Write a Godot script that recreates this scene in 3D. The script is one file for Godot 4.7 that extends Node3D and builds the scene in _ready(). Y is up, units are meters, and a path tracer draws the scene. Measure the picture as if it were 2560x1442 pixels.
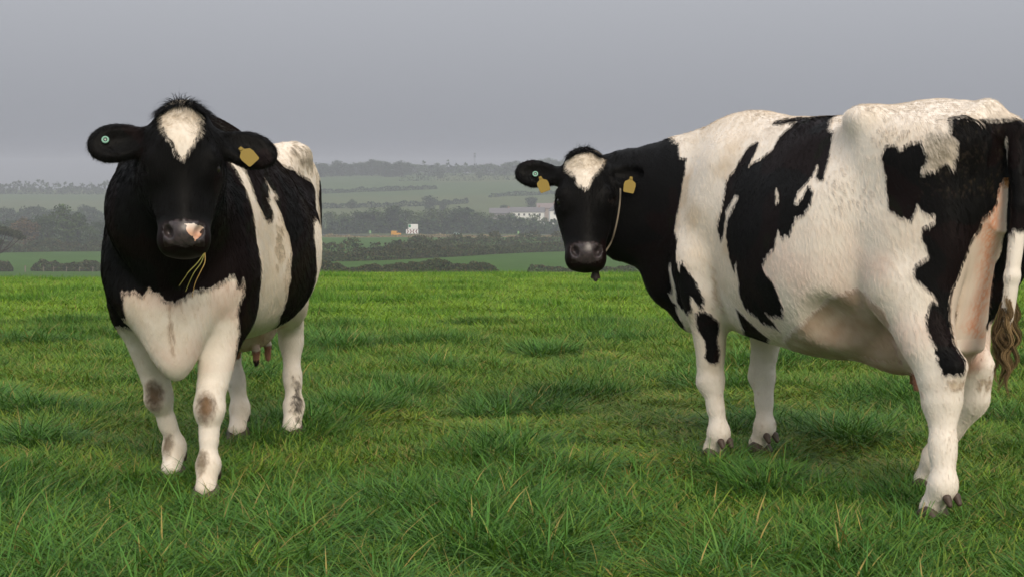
extends Node3D

const EYE := 1.27            # height of the camera above the pasture
var rng := RandomNumberGenerator.new()
var cell := 0.008            # cell of the animals' surface nets


# ---------------------------------------------------------------- camera, sky, light
func set_camera() -> void:
	var cam := Camera3D.new()
	cam.name = "camera"
	cam.fov = 20.95
	cam.near = 0.05
	cam.far = 6000.0
	cam.position = Vector3(0, EYE, 0)
	cam.rotation_degrees = Vector3(-4.27, 0, 0)
	add_child(cam)
	cam.current = true


func set_light() -> void:
	var env := Environment.new()
	env.background_mode = Environment.BG_SKY
	var sm := ProceduralSkyMaterial.new()
	sm.sky_top_color = Color(0.80, 0.81, 0.83)
	sm.sky_horizon_color = Color(0.441, 0.449, 0.473)
	sm.sky_curve = 0.25
	sm.ground_bottom_color = Color(0.22, 0.25, 0.18)
	sm.ground_horizon_color = Color(0.441, 0.449, 0.473)
	sm.sun_angle_max = 1.0
	var sky := Sky.new()
	sky.sky_material = sm
	env.sky = sky
	env.tonemap_mode = Environment.TONE_MAPPER_LINEAR
	env.tonemap_exposure = 1.6
	env.sdfgi_enabled = true
	env.ssao_enabled = true
	env.ssil_enabled = true
	env.fog_enabled = true
	env.fog_density = 0.00037
	env.fog_light_color = Color(0.755, 0.77, 0.80)
	var we := WorldEnvironment.new()
	we.name = "world_environment"
	we.environment = env
	add_child(we)
	var sun := DirectionalLight3D.new()
	sun.name = "sun"
	sun.light_energy = 0.5
	sun.light_angular_distance = 25.0
	sun.light_color = Color(1.0, 0.95, 0.88)
	sun.shadow_enabled = true
	sun.rotation_degrees = Vector3(-34, 16, 0)
	add_child(sun)


# ---------------------------------------------------------------- small helpers
func lin(r: float, g: float, b: float) -> Color:
	return Color(r, g, b).linear_to_srgb()


func mat(c: Color, rough := 0.85, spec := 0.3) -> StandardMaterial3D:
	var m := StandardMaterial3D.new()
	m.albedo_color = c
	m.roughness = rough
	m.metallic_specular = spec
	return m


func vmat(rough := 0.85, spec := 0.3) -> StandardMaterial3D:
	var m := mat(Color.WHITE, rough, spec)
	m.vertex_color_use_as_albedo = true
	return m


func tag(o: Node, label: String, category: String, group := "", kind := "") -> Node:
	if label != "":
		o.set_meta("label", label)
	if category != "":
		o.set_meta("category", category)
	if group != "":
		o.set_meta("group", group)
	if kind != "":
		o.set_meta("kind", kind)
	return o


func obj(called: String, mesh: Mesh, m: Material, parent: Node) -> MeshInstance3D:
	var o := MeshInstance3D.new()
	o.name = called
	o.mesh = mesh
	if m != null:
		o.material_override = m
	parent.add_child(o, true)
	return o


func arr_mesh(v: PackedVector3Array, n: PackedVector3Array, c: PackedColorArray, ix: PackedInt32Array) -> ArrayMesh:
	var a := []
	a.resize(Mesh.ARRAY_MAX)
	a[Mesh.ARRAY_VERTEX] = v
	a[Mesh.ARRAY_NORMAL] = n
	if c.size() > 0:
		a[Mesh.ARRAY_COLOR] = c
	a[Mesh.ARRAY_INDEX] = ix
	var am := ArrayMesh.new()
	am.add_surface_from_arrays(Mesh.PRIMITIVE_TRIANGLES, a)
	return am


# ---------------------------------------------------------------- bodies as smooth-joined distance fields
class Body:
	const CONE := 0
	const ELL := 1
	const TRUNK := 2
	var kind := PackedInt32Array()
	var pa: Array[Vector3] = []
	var pb: Array[Vector3] = []
	var ra := PackedFloat32Array()
	var rb := PackedFloat32Array()
	var ks := PackedFloat32Array()
	var sub := PackedByteArray()
	var axes: Array[Basis] = []
	var flat: Array[Vector3] = []      # squash axis of a cone, its length is the extra scale
	# the trunk's stations, one each centimetre
	var x0 := 0.0
	var x1 := 0.0
	var t_top := PackedFloat32Array()
	var t_bot := PackedFloat32Array()
	var t_w := PackedFloat32Array()
	var t_yw := PackedFloat32Array()
	var lists := {}
	var blk := 0.09
	var bump: FastNoiseLite
	var lift := 0.0

	func put(kd: int, a: Vector3, b: Vector3, r1: float, r2: float, k: float, s: int, ax: Basis, fl: Vector3) -> void:
		kind.append(kd); pa.append(a); pb.append(b); ra.append(r1); rb.append(r2); ks.append(k); sub.append(s); axes.append(ax); flat.append(fl)

	func cone(a: Vector3, r1: float, b: Vector3, r2: float, k := 0.05, fl := Vector3.ZERO) -> void:
		put(CONE, a, b, r1, r2, k, 0, Basis(), fl)

	func ell(c: Vector3, r: Vector3, k := 0.05, ax := Basis(), s := 0) -> void:
		put(ELL, c, r, 0.0, 0.0, k, s, ax.transposed(), Vector3.ZERO)

	func trunk(st: Array) -> void:
		# stations [x, top, bottom, half width, height of the widest place], front to back
		x1 = st[0][0]
		x0 = st[st.size() - 1][0]
		var n := int(round((x1 - x0) / 0.01)) + 1
		for i in n:
			var x := x0 + i * 0.01
			var j := 0
			while j < st.size() - 2 and x < st[j + 1][0]:
				j += 1
			var a: Array = st[maxi(j - 1, 0)]
			var b: Array = st[j]
			var c: Array = st[j + 1]
			var d: Array = st[mini(j + 2, st.size() - 1)]
			var t: float = clampf((b[0] - x) / (b[0] - c[0]), 0.0, 1.0)
			t_top.append(cubic_interpolate(b[1], c[1], a[1], d[1], t))
			t_bot.append(cubic_interpolate(b[2], c[2], a[2], d[2], t))
			t_w.append(cubic_interpolate(b[3], c[3], a[3], d[3], t))
			t_yw.append(cubic_interpolate(b[4], c[4], a[4], d[4], t))
		put(TRUNK, Vector3.ZERO, Vector3.ZERO, 0, 0, 0.06, 0, Basis(), Vector3.ZERO)

	func prim(i: int, p: Vector3) -> float:
		var kd := kind[i]
		if kd == CONE:
			var a := pa[i]
			var ba := pb[i] - a
			var q := p - a
			var h := clampf(q.dot(ba) / ba.length_squared(), 0.0, 1.0)
			q -= ba * h
			var fl := flat[i]
			if fl != Vector3.ZERO:
				q += fl * q.dot(fl)
			return q.length() - lerpf(ra[i], rb[i], h)
		if kd == ELL:
			var q := axes[i] * (p - pa[i])
			var r := pb[i]
			var e := q / r
			var k0 := e.length()
			var k1 := (e / r).length()
			if k1 < 1e-6:
				return -minf(r.x, minf(r.y, r.z))
			return k0 * (k0 - 1.0) / k1
		var xx := clampf(p.x, x0, x1)
		var g := (xx - x0) * 100.0
		var j := mini(int(g), t_w.size() - 2)
		var f := g - j
		var yw := lerpf(t_yw[j], t_yw[j + 1], f)
		var w := lerpf(t_w[j], t_w[j + 1], f)
		var dy := p.y - yw
		var hh := 0.0
		var n := 2.25
		if dy > 0.0:
			hh = lerpf(t_top[j], t_top[j + 1], f) - yw
			n = 2.1
		else:
			hh = yw - lerpf(t_bot[j], t_bot[j + 1], f)
		var a2 := maxf(absf(p.z) / w, 1e-4)
		var b2 := maxf(absf(dy) / hh, 1e-4)
		var an := pow(a2, n - 1.0)
		var bn := pow(b2, n - 1.0)
		var ff := an * a2 + bn * b2
		var r2 := pow(ff, 1.0 / n)
		var gl := sqrt(an * an / (w * w) + bn * bn / (hh * hh)) * pow(r2, 1.0 - n)
		var dd := (r2 - 1.0) / maxf(gl, 1e-5)
		if r2 < 0.3:
			dd = -minf(w, hh) * 0.7
		var out := p.x - xx
		if out != 0.0:
			dd = Vector2(maxf(dd, 0.0), absf(out)).length() if dd > 0.0 else maxf(dd, absf(out))
		return dd

	func eval(p: Vector3, list: PackedInt32Array) -> float:
		var d := 10.0
		for i in list:
			var e := prim(i, p)
			var k := ks[i]
			if sub[i] == 0:
				var h := k - absf(d - e)
				d = minf(d, e)
				if h > 0.0:
					d -= h * h / (k * 4.0)
			else:
				e = -e
				var h2 := k - absf(d - e)
				d = maxf(d, e)
				if h2 > 0.0:
					d += h2 * h2 / (k * 4.0)
		if lift > 0.0 and absf(d) < 0.03:
			d -= lift * bump.get_noise_3dv(p)
		return d

	func list_at(p: Vector3) -> PackedInt32Array:
		var bi := Vector3i((p / blk).floor())
		if lists.has(bi):
			return lists[bi]
		var c := (Vector3(bi) + Vector3(0.5, 0.5, 0.5)) * blk
		var near := 10.0
		var ds := PackedFloat32Array()
		for i in kind.size():
			var e := prim(i, c)
			ds.append(e)
			if sub[i] == 0:
				near = minf(near, e)
		var l := PackedInt32Array()
		for i in kind.size():
			if sub[i] == 0:
				if ds[i] < maxf(near, -0.05) + blk * 1.8 + ks[i]:
					l.append(i)
			elif ds[i] < blk * 1.3 + ks[i]:
				l.append(i)
		lists[bi] = l
		return l

	func at(p: Vector3) -> float:
		return eval(p, list_at(p))

	# surface nets, flooded over the surface from one seed
	func nets(h: float, seed_in: Vector3) -> Array:
		var val := {}
		var cells := {}
		var vs := PackedVector3Array()
		var ns := PackedVector3Array()
		var keys := PackedInt64Array()
		var p := seed_in
		while at(p) < 0.0:
			p.y += h
		var s := Vector3i((p / h).floor())
		var stack: Array[Vector3i] = [s, s - Vector3i(0, 1, 0)]
		var seen := {}
		var off := [Vector3i(0, 0, 0), Vector3i(1, 0, 0), Vector3i(0, 1, 0), Vector3i(1, 1, 0), Vector3i(0, 0, 1), Vector3i(1, 0, 1), Vector3i(0, 1, 1), Vector3i(1, 1, 1)]
		var edges := PackedInt32Array([0, 1, 2, 3, 4, 5, 6, 7, 0, 2, 1, 3, 4, 6, 5, 7, 0, 4, 1, 5, 2, 6, 3, 7])
		var fcorn := [[0, 2, 4, 6], [1, 3, 5, 7], [0, 1, 4, 5], [2, 3, 6, 7], [0, 1, 2, 3], [4, 5, 6, 7]]
		var fdir := [Vector3i(-1, 0, 0), Vector3i(1, 0, 0), Vector3i(0, -1, 0), Vector3i(0, 1, 0), Vector3i(0, 0, -1), Vector3i(0, 0, 1)]
		var cv := PackedFloat32Array()
		cv.resize(8)
		var order: Array[Vector3i] = []
		while stack.size() > 0:
			var c: Vector3i = stack.pop_back()
			if seen.has(c):
				continue
			seen[c] = true
			var neg := 0
			for i in 8:
				var q: Vector3i = c + off[i]
				var key: int = ((q.x + 1024) << 24) | ((q.y + 1024) << 12) | (q.z + 1024)
				var e = val.get(key)
				if e == null:
					var w := Vector3(q) * h
					e = eval(w, list_at(w))
					val[key] = e
				cv[i] = e
				if e < 0.0:
					neg += 1
			if neg == 0 or neg == 8:
				continue
			var sum := Vector3.ZERO
			var m := 0
			for i in 12:
				var i0 := edges[i * 2]
				var i1 := edges[i * 2 + 1]
				var a := cv[i0]
				var b := cv[i1]
				if (a < 0.0) != (b < 0.0):
					sum += Vector3(off[i0]).lerp(Vector3(off[i1]), a / (a - b))
					m += 1
			sum /= m
			cells[c] = vs.size()
			order.append(c)
			vs.append((Vector3(c) + sum) * h)
			var u := sum.x
			var v := sum.y
			var t := sum.z
			var gx := lerpf(lerpf(cv[1] - cv[0], cv[3] - cv[2], v), lerpf(cv[5] - cv[4], cv[7] - cv[6], v), t)
			var gy := lerpf(lerpf(cv[2] - cv[0], cv[3] - cv[1], u), lerpf(cv[6] - cv[4], cv[7] - cv[5], u), t)
			var gz := lerpf(lerpf(cv[4] - cv[0], cv[5] - cv[1], u), lerpf(cv[6] - cv[2], cv[7] - cv[3], u), v)
			ns.append(Vector3(gx, gy, gz).normalized())
			for f in 6:
				var fc: Array = fcorn[f]
				var g := 0
				for i in fc:
					if cv[i] < 0.0:
						g += 1
				if g > 0 and g < 4:
					var nb: Vector3i = c + fdir[f]
					if not seen.has(nb):
						stack.append(nb)
		var ix := PackedInt32Array()
		var ux := [Vector3i(1, 0, 0), Vector3i(0, 1, 0), Vector3i(0, 0, 1)]
		for c in order:
			var k0: int = ((c.x + 1024) << 24) | ((c.y + 1024) << 12) | (c.z + 1024)
			var s0: bool = val[k0] < 0.0
			for a in 3:
				var q: Vector3i = c + ux[a]
				var k1: int = ((q.x + 1024) << 24) | ((q.y + 1024) << 12) | (q.z + 1024)
				var s1: bool = val[k1] < 0.0
				if s0 == s1:
					continue
				var b: Vector3i = ux[(a + 1) % 3]
				var d: Vector3i = ux[(a + 2) % 3]
				if not (cells.has(c - b) and cells.has(c - d) and cells.has(c - b - d)):
					continue
				var i0: int = cells[c]
				var i1: int = cells[c - b]
				var i2: int = cells[c - b - d]
				var i3: int = cells[c - d]
				if s0:
					ix.append_array([i0, i2, i1, i0, i3, i2])
				else:
					ix.append_array([i0, i1, i2, i0, i2, i3])
		return [vs, ns, ix]


# ---------------------------------------------------------------- cows
# own axes of a cow: +x forward, +y up, +z to the cow's right; origin on the ground under the middle of the body
func cow_body(o: Dictionary) -> Body:
	var b := Body.new()
	b.trunk(o.stations)
	for e in o.mass:
		# [centre on the right side, radii, blend, turn about z, carved out]
		for s in [-1.0, 1.0]:
			var c: Vector3 = e[0]
			b.ell(Vector3(c.x, c.y, c.z * s), e[1], e[2], Basis(Vector3(0, 0, 1), e[3]), e[4])
	# brisket and dewlap
	for e in o.brisket:
		b.ell(e[0], e[1], e[2], e[3] if e.size() > 3 else Basis())
	# udder
	for e in o.udder:
		b.ell(e[0], e[1], e[2])
	for t in o.teats:
		b.cone(t, 0.02, t + Vector3(0.005, -0.065, 0), 0.012, 0.02)
	# neck: a chain of cones, [point, radius, squash axis * extra]
	var nk: Array = o.neck
	for i in nk.size() - 1:
		b.cone(nk[i][0], nk[i][1], nk[i + 1][0], nk[i + 1][1], nk[i][3] if nk[i].size() > 3 else 0.09, nk[i][2])
	# legs: [elbow, knee, fetlock, foot]
	for l in o.front:
		var el: Vector3 = l[0]
		var kn: Vector3 = l[1]
		var fe: Vector3 = l[2]
		var ft: Vector3 = l[3]
		b.cone(el + Vector3(0.02, 0.10, 0), 0.125, el + Vector3(0.0, -0.04, 0), 0.102, 0.08)
		b.cone(el + Vector3(0.0, -0.02, 0), 0.102, el.lerp(kn, 0.8), 0.060, 0.05)
		b.ell(kn + Vector3(0.008, 0, 0), Vector3(0.055, 0.078, 0.054), 0.035)
		b.ell(kn + Vector3(0.022, -0.035, 0), Vector3(0.036, 0.03, 0.042), 0.03)
		b.cone(kn.lerp(fe, 0.12), 0.044, kn.lerp(fe, 0.55), 0.031, 0.05, Vector3(0, 0, 0.2))
		b.cone(kn.lerp(fe, 0.5), 0.031, fe + Vector3(0, 0.03, 0), 0.034, 0.03)
		b.cone(kn + Vector3(-0.032, -0.05, 0), 0.018, fe + Vector3(-0.022, 0.03, 0), 0.015, 0.03)
		b.ell(fe + Vector3(-0.008, 0.0, 0), Vector3(0.046, 0.045, 0.042), 0.04)
		b.cone(fe, 0.036, ft + Vector3(0.0, 0.06, 0), 0.042, 0.03)
	for l in o.hind:
		var st: Vector3 = l[0]
		var ho: Vector3 = l[1]
		var fe: Vector3 = l[2]
		var ft: Vector3 = l[3]
		var hw: float = o.hock
		var sg := signf(st.z)
		b.cone(Vector3(-0.60, 1.02, 0.17 * sg), 0.15, st, 0.125, 0.10, Vector3(0, 0, 0.6))
		b.cone(st, 0.125, st.lerp(ho, 0.6), 0.080, 0.08, Vector3(0, 0, 0.4))
		b.cone(Vector3(-0.75, 1.0, 0.15 * sg), 0.08, st.lerp(ho, 0.62) + Vector3(-0.03, 0.03, 0), 0.050, 0.08, Vector3(0, 0, 0.3))
		b.cone(st.lerp(ho, 0.5), 0.083, ho + Vector3(0.03, 0.02, 0), 0.056 * hw, 0.06)
		# point of the hock and its tendon
		b.cone(ho + Vector3(-0.055, 0.055, 0), 0.034 * hw, ho + Vector3(-0.035, -0.06, 0), 0.034 * hw, 0.05)
		b.cone(st.lerp(ho, 0.6) + Vector3(-0.035, 0.05, 0), 0.042, ho + Vector3(-0.055, 0.06, 0), 0.028 * hw, 0.05)
		b.ell(ho + Vector3(0.015, -0.02, 0), Vector3(0.056, 0.095, 0.050) * hw, 0.06)
		b.cone(ho + Vector3(0.003, -0.09, 0), 0.047 * hw, ho.lerp(fe, 0.65), 0.034 * hw, 0.05)
		b.cone(ho + Vector3(-0.035, -0.07, 0), 0.026, fe + Vector3(-0.025, 0.04, 0), 0.016, 0.03)
		b.cone(ho.lerp(fe, 0.6), 0.035 * hw, fe + Vector3(0, 0.03, 0), 0.038, 0.04)
		b.ell(fe + Vector3(-0.008, 0.0, 0), Vector3(0.050, 0.048, 0.044), 0.04)
		b.cone(fe, 0.039, ft + Vector3(0.0, 0.06, 0), 0.044, 0.03)
	# loose skin hanging in folds: [from, to, radius]
	for f in o.get("folds", []):
		b.cone(f[0], 0.004, f[1], f[2], 0.03)
	# tail
	var tl: Array = o.tail
	for i in tl.size() - 1:
		b.cone(tl[i][0], tl[i][1], tl[i + 1][0], tl[i + 1][1], 0.05 if i == 0 else 0.02)
	# head
	head_field(b, o)
	b.bump = FastNoiseLite.new()
	b.bump.seed = 6
	b.bump.frequency = 4.0
	b.bump.fractal_octaves = 3
	b.lift = 0.0035
	return b


# head axes: x down the face to the muzzle, y out of the forehead, z to the right; origin at the poll
func head_field(b: Body, o: Dictionary) -> void:
	var T: Transform3D = o.head
	var hs: float = o.head_scale
	var R := T.basis
	var ell := func(c: Vector3, r: Vector3, k: float, ax := Basis(), s := 0) -> void:
		b.ell(T * (c * hs), r * hs, k * hs, R * ax, s)
	var cone := func(a: Vector3, r1: float, c: Vector3, r2: float, k: float, fl := Vector3.ZERO) -> void:
		b.cone(T * (a * hs), r1 * hs, T * (c * hs), r2 * hs, k * hs, R * fl)
	ell.call(Vector3(0.11, -0.075, 0), Vector3(0.14, 0.085, 0.108), 0.06)
	ell.call(Vector3(0.01, -0.06, 0), Vector3(0.06, 0.06, 0.075), 0.05)
	cone.call(Vector3(0.14, -0.085, 0), 0.092, Vector3(0.41, -0.062, 0), 0.066, 0.06, Vector3(0, 0, 0.12))
	for s in [-1.0, 1.0]:
		ell.call(Vector3(0.195, -0.05, 0.088 * s), Vector3(0.06, 0.042, 0.04), 0.05, Basis(Vector3(1, 0, 0), -0.5 * s))
		cone.call(Vector3(0.20, -0.19, 0.060 * s), 0.062, Vector3(0.43, -0.115, 0.030 * s), 0.042, 0.07)
		cone.call(Vector3(0.22, -0.11, 0.085 * s), 0.04, Vector3(0.38, -0.085, 0.048 * s), 0.032, 0.06)
	# muzzle, lips and chin
	ell.call(Vector3(0.450, -0.058, 0), Vector3(0.058, 0.064, 0.086), 0.04)
	for s in [-1.0, 1.0]:
		ell.call(Vector3(0.475, -0.075, 0.052 * s), Vector3(0.042, 0.050, 0.036), 0.03)
	ell.call(Vector3(0.492, -0.105, 0), Vector3(0.030, 0.045, 0.056), 0.025)
	for s in [-1.0, 1.0]:
		ell.call(Vector3(0.440, 0.004, 0.054 * s), Vector3(0.028, 0.045, 0.0155), 0.010, Basis(Vector3(0, 1, 0), 0.45 * s), 1)
		# eye socket
		ell.call(Vector3(0.203, -0.040, 0.126 * s), Vector3(0.024, 0.020, 0.018), 0.008, Basis(), 1)
		# brow
		ell.call(Vector3(0.170, -0.030, 0.104 * s), Vector3(0.022, 0.026, 0.022), 0.03)
	# ears: [root, direction, broad axis, length, half breadth]
	for e in o.ears:
		var root: Vector3 = e[0]
		var d: Vector3 = (e[1] as Vector3).normalized()
		var up: Vector3 = e[2]
		up = (up - d * up.dot(d)).normalized()
		var nn := d.cross(up)          # through the ear
		if nn.y < 0.0:
			nn = -nn
		var ax := Basis(d, up, nn)
		var ln: float = e[3]
		var hb: float = e[4]
		cone.call(root - d * 0.02, 0.036, root + d * 0.07, 0.034, 0.04)
		ell.call(root + d * (ln * 0.56) - nn * 0.008, Vector3(ln * 0.48, hb, 0.030), 0.035, ax)
		ell.call(root + d * (ln * 0.66) - up * 0.012 - nn * 0.008, Vector3(ln * 0.36, hb, 0.028), 0.03, ax)
		ell.call(root + d * (ln * 0.58) + nn * 0.034, Vector3(ln * 0.40, hb * 0.66, 0.030), 0.02, ax, 1)


func place(x: float, d: float, heading: float) -> Transform3D:
	# heading: degrees right of straight ahead; the cow's +x points there
	var a := deg_to_rad(heading)
	var f := Vector3(sin(a), 0, -cos(a))
	return Transform3D(Basis(f, Vector3.UP, f.cross(Vector3.UP)), Vector3(x, 0, -d))


func head_at(poll: Vector3, face: Vector3, tilt: float, roll := 0.0) -> Transform3D:
	face.y = 0.0
	face = face.normalized()
	var t := deg_to_rad(tilt)
	var u := face * sin(t) - Vector3.UP * cos(t)
	var v := face * cos(t) + Vector3.UP * sin(t)
	var bs := Basis(u, v, u.cross(v))
	bs = Basis(face, deg_to_rad(roll)) * bs
	return Transform3D(bs, poll)


func front_leg(ex: float, ez: float, fx: float, fz: float, kx := 0.0, kz := 0.0) -> Array:
	var el := Vector3(ex, 0.76, ez)
	var ft := Vector3(fx, 0.0, fz)
	var fe := Vector3(fx - 0.035, 0.135, fz)
	var kn := el.lerp(fe, 0.60)
	kn += Vector3(0.02 + kx, 0, kz)
	return [el, kn, fe, ft]


func hind_leg(sx: float, sz: float, fx: float, fz: float, hx := -0.10, hz := 0.0, hy := 0.53, sy := 0.80) -> Array:
	var st := Vector3(sx, sy, sz)
	var ft := Vector3(fx, 0.0, fz)
	var fe := Vector3(fx - 0.045, 0.14, fz)
	var ho := Vector3(fx + hx, hy, lerpf(fz, sz, 0.45) + hz)
	return [st, ho, fe, ft]


func masses(hook_y: float, front := 0.0, wide := 1.0) -> Array:
	return [
		# shoulder blade, point of shoulder
		[Vector3(0.46 + front, 1.08, 0.175 * wide), Vector3(0.15, 0.32, 0.10), 0.10, 0.30, 0],
		[Vector3(0.60 + front, 0.90, 0.18 * wide), Vector3(0.13, 0.15, 0.09), 0.10, 0.0, 0],
		# hook bone, rump, pin bone, thigh
		[Vector3(-0.43, hook_y, 0.245), Vector3(0.075, 0.045, 0.06), 0.16, 0.0, 0],
		[Vector3(-0.62, hook_y - 0.135, 0.17), Vector3(0.22, 0.14, 0.12), 0.10, 0.0, 0],
		[Vector3(-0.83, hook_y - 0.075, 0.13), Vector3(0.06, 0.06, 0.05), 0.10, 0.0, 0],
		[Vector3(-0.65, 1.05, 0.175), Vector3(0.22, 0.29, 0.115), 0.09, -0.16, 0],
		# hollow before the hook bone, and the flank drawn in before the stifle
		[Vector3(-0.26, hook_y - 0.075, 0.40), Vector3(0.13, 0.10, 0.09), 0.14, 0.0, 1],
		[Vector3(-0.40, 0.585, 0.43), Vector3(0.215, 0.235, 0.23), 0.035, -0.15, 1]]


func left_cow() -> Dictionary:
	var o := {}
	o.at = place(-1.25, 6.62, 184.6)
	o.stations = [
		[0.84, 1.10, 0.88, 0.08, 1.0],
		[0.72, 1.30, 0.70, 0.19, 0.98],
		[0.58, 1.46, 0.63, 0.25, 0.98],
		[0.38, 1.51, 0.60, 0.31, 0.98],
		[0.15, 1.46, 0.57, 0.37, 0.94],
		[-0.10, 1.40, 0.55, 0.40, 0.92],
		[-0.32, 1.395, 0.59, 0.38, 0.95],
		[-0.50, 1.40, 0.68, 0.31, 1.05],
		[-0.70, 1.40, 0.82, 0.24, 1.10],
		[-0.84, 1.37, 0.93, 0.18, 1.15],
		[-0.90, 1.31, 1.02, 0.10, 1.18]]
	o.mass = masses(1.345, 0.0, 1.02)
	o.hock = 1.0
	o.brisket = [
		[Vector3(0.68, 0.80, 0.01), Vector3(0.17, 0.17, 0.19), 0.10],
		[Vector3(0.72, 0.66, -0.02), Vector3(0.11, 0.15, 0.11), 0.08],
		[Vector3(0.72, 0.56, -0.03), Vector3(0.06, 0.08, 0.045), 0.06]]
	o.udder = [
		[Vector3(-0.40, 0.60, 0.0), Vector3(0.22, 0.14, 0.16), 0.06],
		[Vector3(-0.60, 0.66, 0.0), Vector3(0.15, 0.18, 0.14), 0.08]]
	o.teats = [Vector3(-0.30, 0.48, -0.085), Vector3(-0.30, 0.48, 0.065), Vector3(-0.52, 0.48, -0.085), Vector3(-0.50, 0.49, 0.05)]
	o.neck = [
		[Vector3(0.45, 1.10, 0.0), 0.29, Vector3(0, 0, 0.25)],
		[Vector3(0.78, 1.13, -0.02), 0.225, Vector3(0, 0, 0.4)],
		[Vector3(1.00, 1.27, -0.14), 0.165, Vector3(0, 0, 0.5)],
		[Vector3(1.10, 1.35, -0.17), 0.13, Vector3(0, 0, 0)]]
	o.front = [front_leg(0.54, -0.175, 0.70, -0.13, 0.0, 0.015), front_leg(0.42, 0.215, 0.33, 0.115, 0.0, 0.0)]
	o.hind = [hind_leg(-0.44, -0.18, -0.77, -0.135, -0.10, 0.04), hind_leg(-0.42, 0.23, -0.66, 0.10)]
	o.tail = [[Vector3(-0.82, 1.36, 0), 0.05], [Vector3(-0.93, 1.26, 0.0), 0.035], [Vector3(-0.96, 0.95, 0.02), 0.028], [Vector3(-0.93, 0.68, 0.03), 0.022]]
	o.head = head_at(Vector3(1.15, 1.482, -0.195), Vector3(0.966, 0, -0.258), 15.0)
	o.head_scale = 0.97
	o.ears = [
		[Vector3(0.075, -0.085, 0.10), Vector3(0.16, -0.05, 1.0), Vector3(1.0, 0.1, 0.0), 0.228, 0.066],
		[Vector3(0.080, -0.085, -0.10), Vector3(0.30, -0.05, -1.0), Vector3(1.0, 0.3, 0.1), 0.235, 0.066]]
	return o


func right_cow() -> Dictionary:
	var o := {}
	o.at = place(1.305, 6.426, -32.0)
	o.stations = [
		[0.94, 1.24, 0.85, 0.08, 1.0],
		[0.80, 1.41, 0.68, 0.16, 0.98],
		[0.64, 1.50, 0.60, 0.22, 0.98],
		[0.46, 1.53, 0.555, 0.27, 0.98],
		[0.20, 1.50, 0.53, 0.34, 0.94],
		[-0.10, 1.495, 0.51, 0.40, 0.92],
		[-0.32, 1.505, 0.54, 0.39, 0.97],
		[-0.50, 1.54, 0.64, 0.31, 1.08],
		[-0.70, 1.535, 0.82, 0.25, 1.15],
		[-0.84, 1.50, 0.95, 0.18, 1.22],
		[-0.90, 1.44, 1.05, 0.10, 1.24]]
	o.mass = masses(1.465, 0.05)
	o.hock = 1.12
	o.brisket = [
		[Vector3(0.70, 0.84, -0.02), Vector3(0.18, 0.19, 0.16), 0.10],
		[Vector3(0.78, 0.72, -0.07), Vector3(0.14, 0.18, 0.11), 0.10],
		[Vector3(0.90, 0.85, -0.16), Vector3(0.11, 0.18, 0.09), 0.10]]
	o.udder = [
		[Vector3(-0.42, 0.62, 0.0), Vector3(0.22, 0.14, 0.16), 0.06],
		[Vector3(-0.62, 0.70, 0.0), Vector3(0.16, 0.22, 0.14), 0.08]]
	o.teats = [Vector3(-0.42, 0.51, 0.07), Vector3(-0.56, 0.51, -0.06), Vector3(-0.60, 0.51, 0.06)]
	o.neck = [
		[Vector3(0.55, 1.12, 0.0), 0.37, Vector3(0, 0, 0.85)],
		[Vector3(0.84, 1.09, -0.06), 0.335, Vector3(0.33, 0, 0.72)],
		[Vector3(1.10, 1.12, -0.20), 0.25, Vector3(0.38, 0, 0.65)],
		[Vector3(1.20, 1.17, -0.32), 0.15, Vector3(0, 0, 0)]]
	o.front = [front_leg(0.53, -0.20, 0.505, -0.185), front_leg(0.55, 0.17, 0.51, 0.08)]
	o.hind = [hind_leg(-0.645, -0.22, -0.84, -0.27, 0.0, 0.02, 0.515, 0.83), hind_leg(-0.46, 0.22, -0.46, 0.10, -0.20, -0.03, 0.475)]
	o.tail = [[Vector3(-0.82, 1.48, 0), 0.05], [Vector3(-0.935, 1.41, 0.02), 0.036], [Vector3(-0.99, 1.15, -0.01), 0.029], [Vector3(-0.99, 0.90, -0.045), 0.025], [Vector3(-0.97, 0.70, -0.05), 0.02]]
	o.folds = []
	for i in 6:
		o.folds.append([Vector3(-0.862, 1.10 - 0.01 * i, -0.085 + 0.02 * i), Vector3(-0.765, 0.62, -0.10 + 0.03 * i), 0.016])
	# creases of the bent neck
	o.head = head_at(Vector3(1.078, 1.345, -0.473), Vector3(-0.86, 0, -0.51), 15.0)
	o.head_scale = 1.0
	o.ears = [
		[Vector3(0.075, -0.085, 0.10), Vector3(-0.08, -0.05, 1.0), Vector3(1.0, 0.1, 0.0), 0.205, 0.058],
		[Vector3(0.075, -0.085, -0.10), Vector3(0.16, 0.25, -1.0), Vector3(1.0, 0.2, 0.0), 0.205, 0.060]]
	return o


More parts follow.
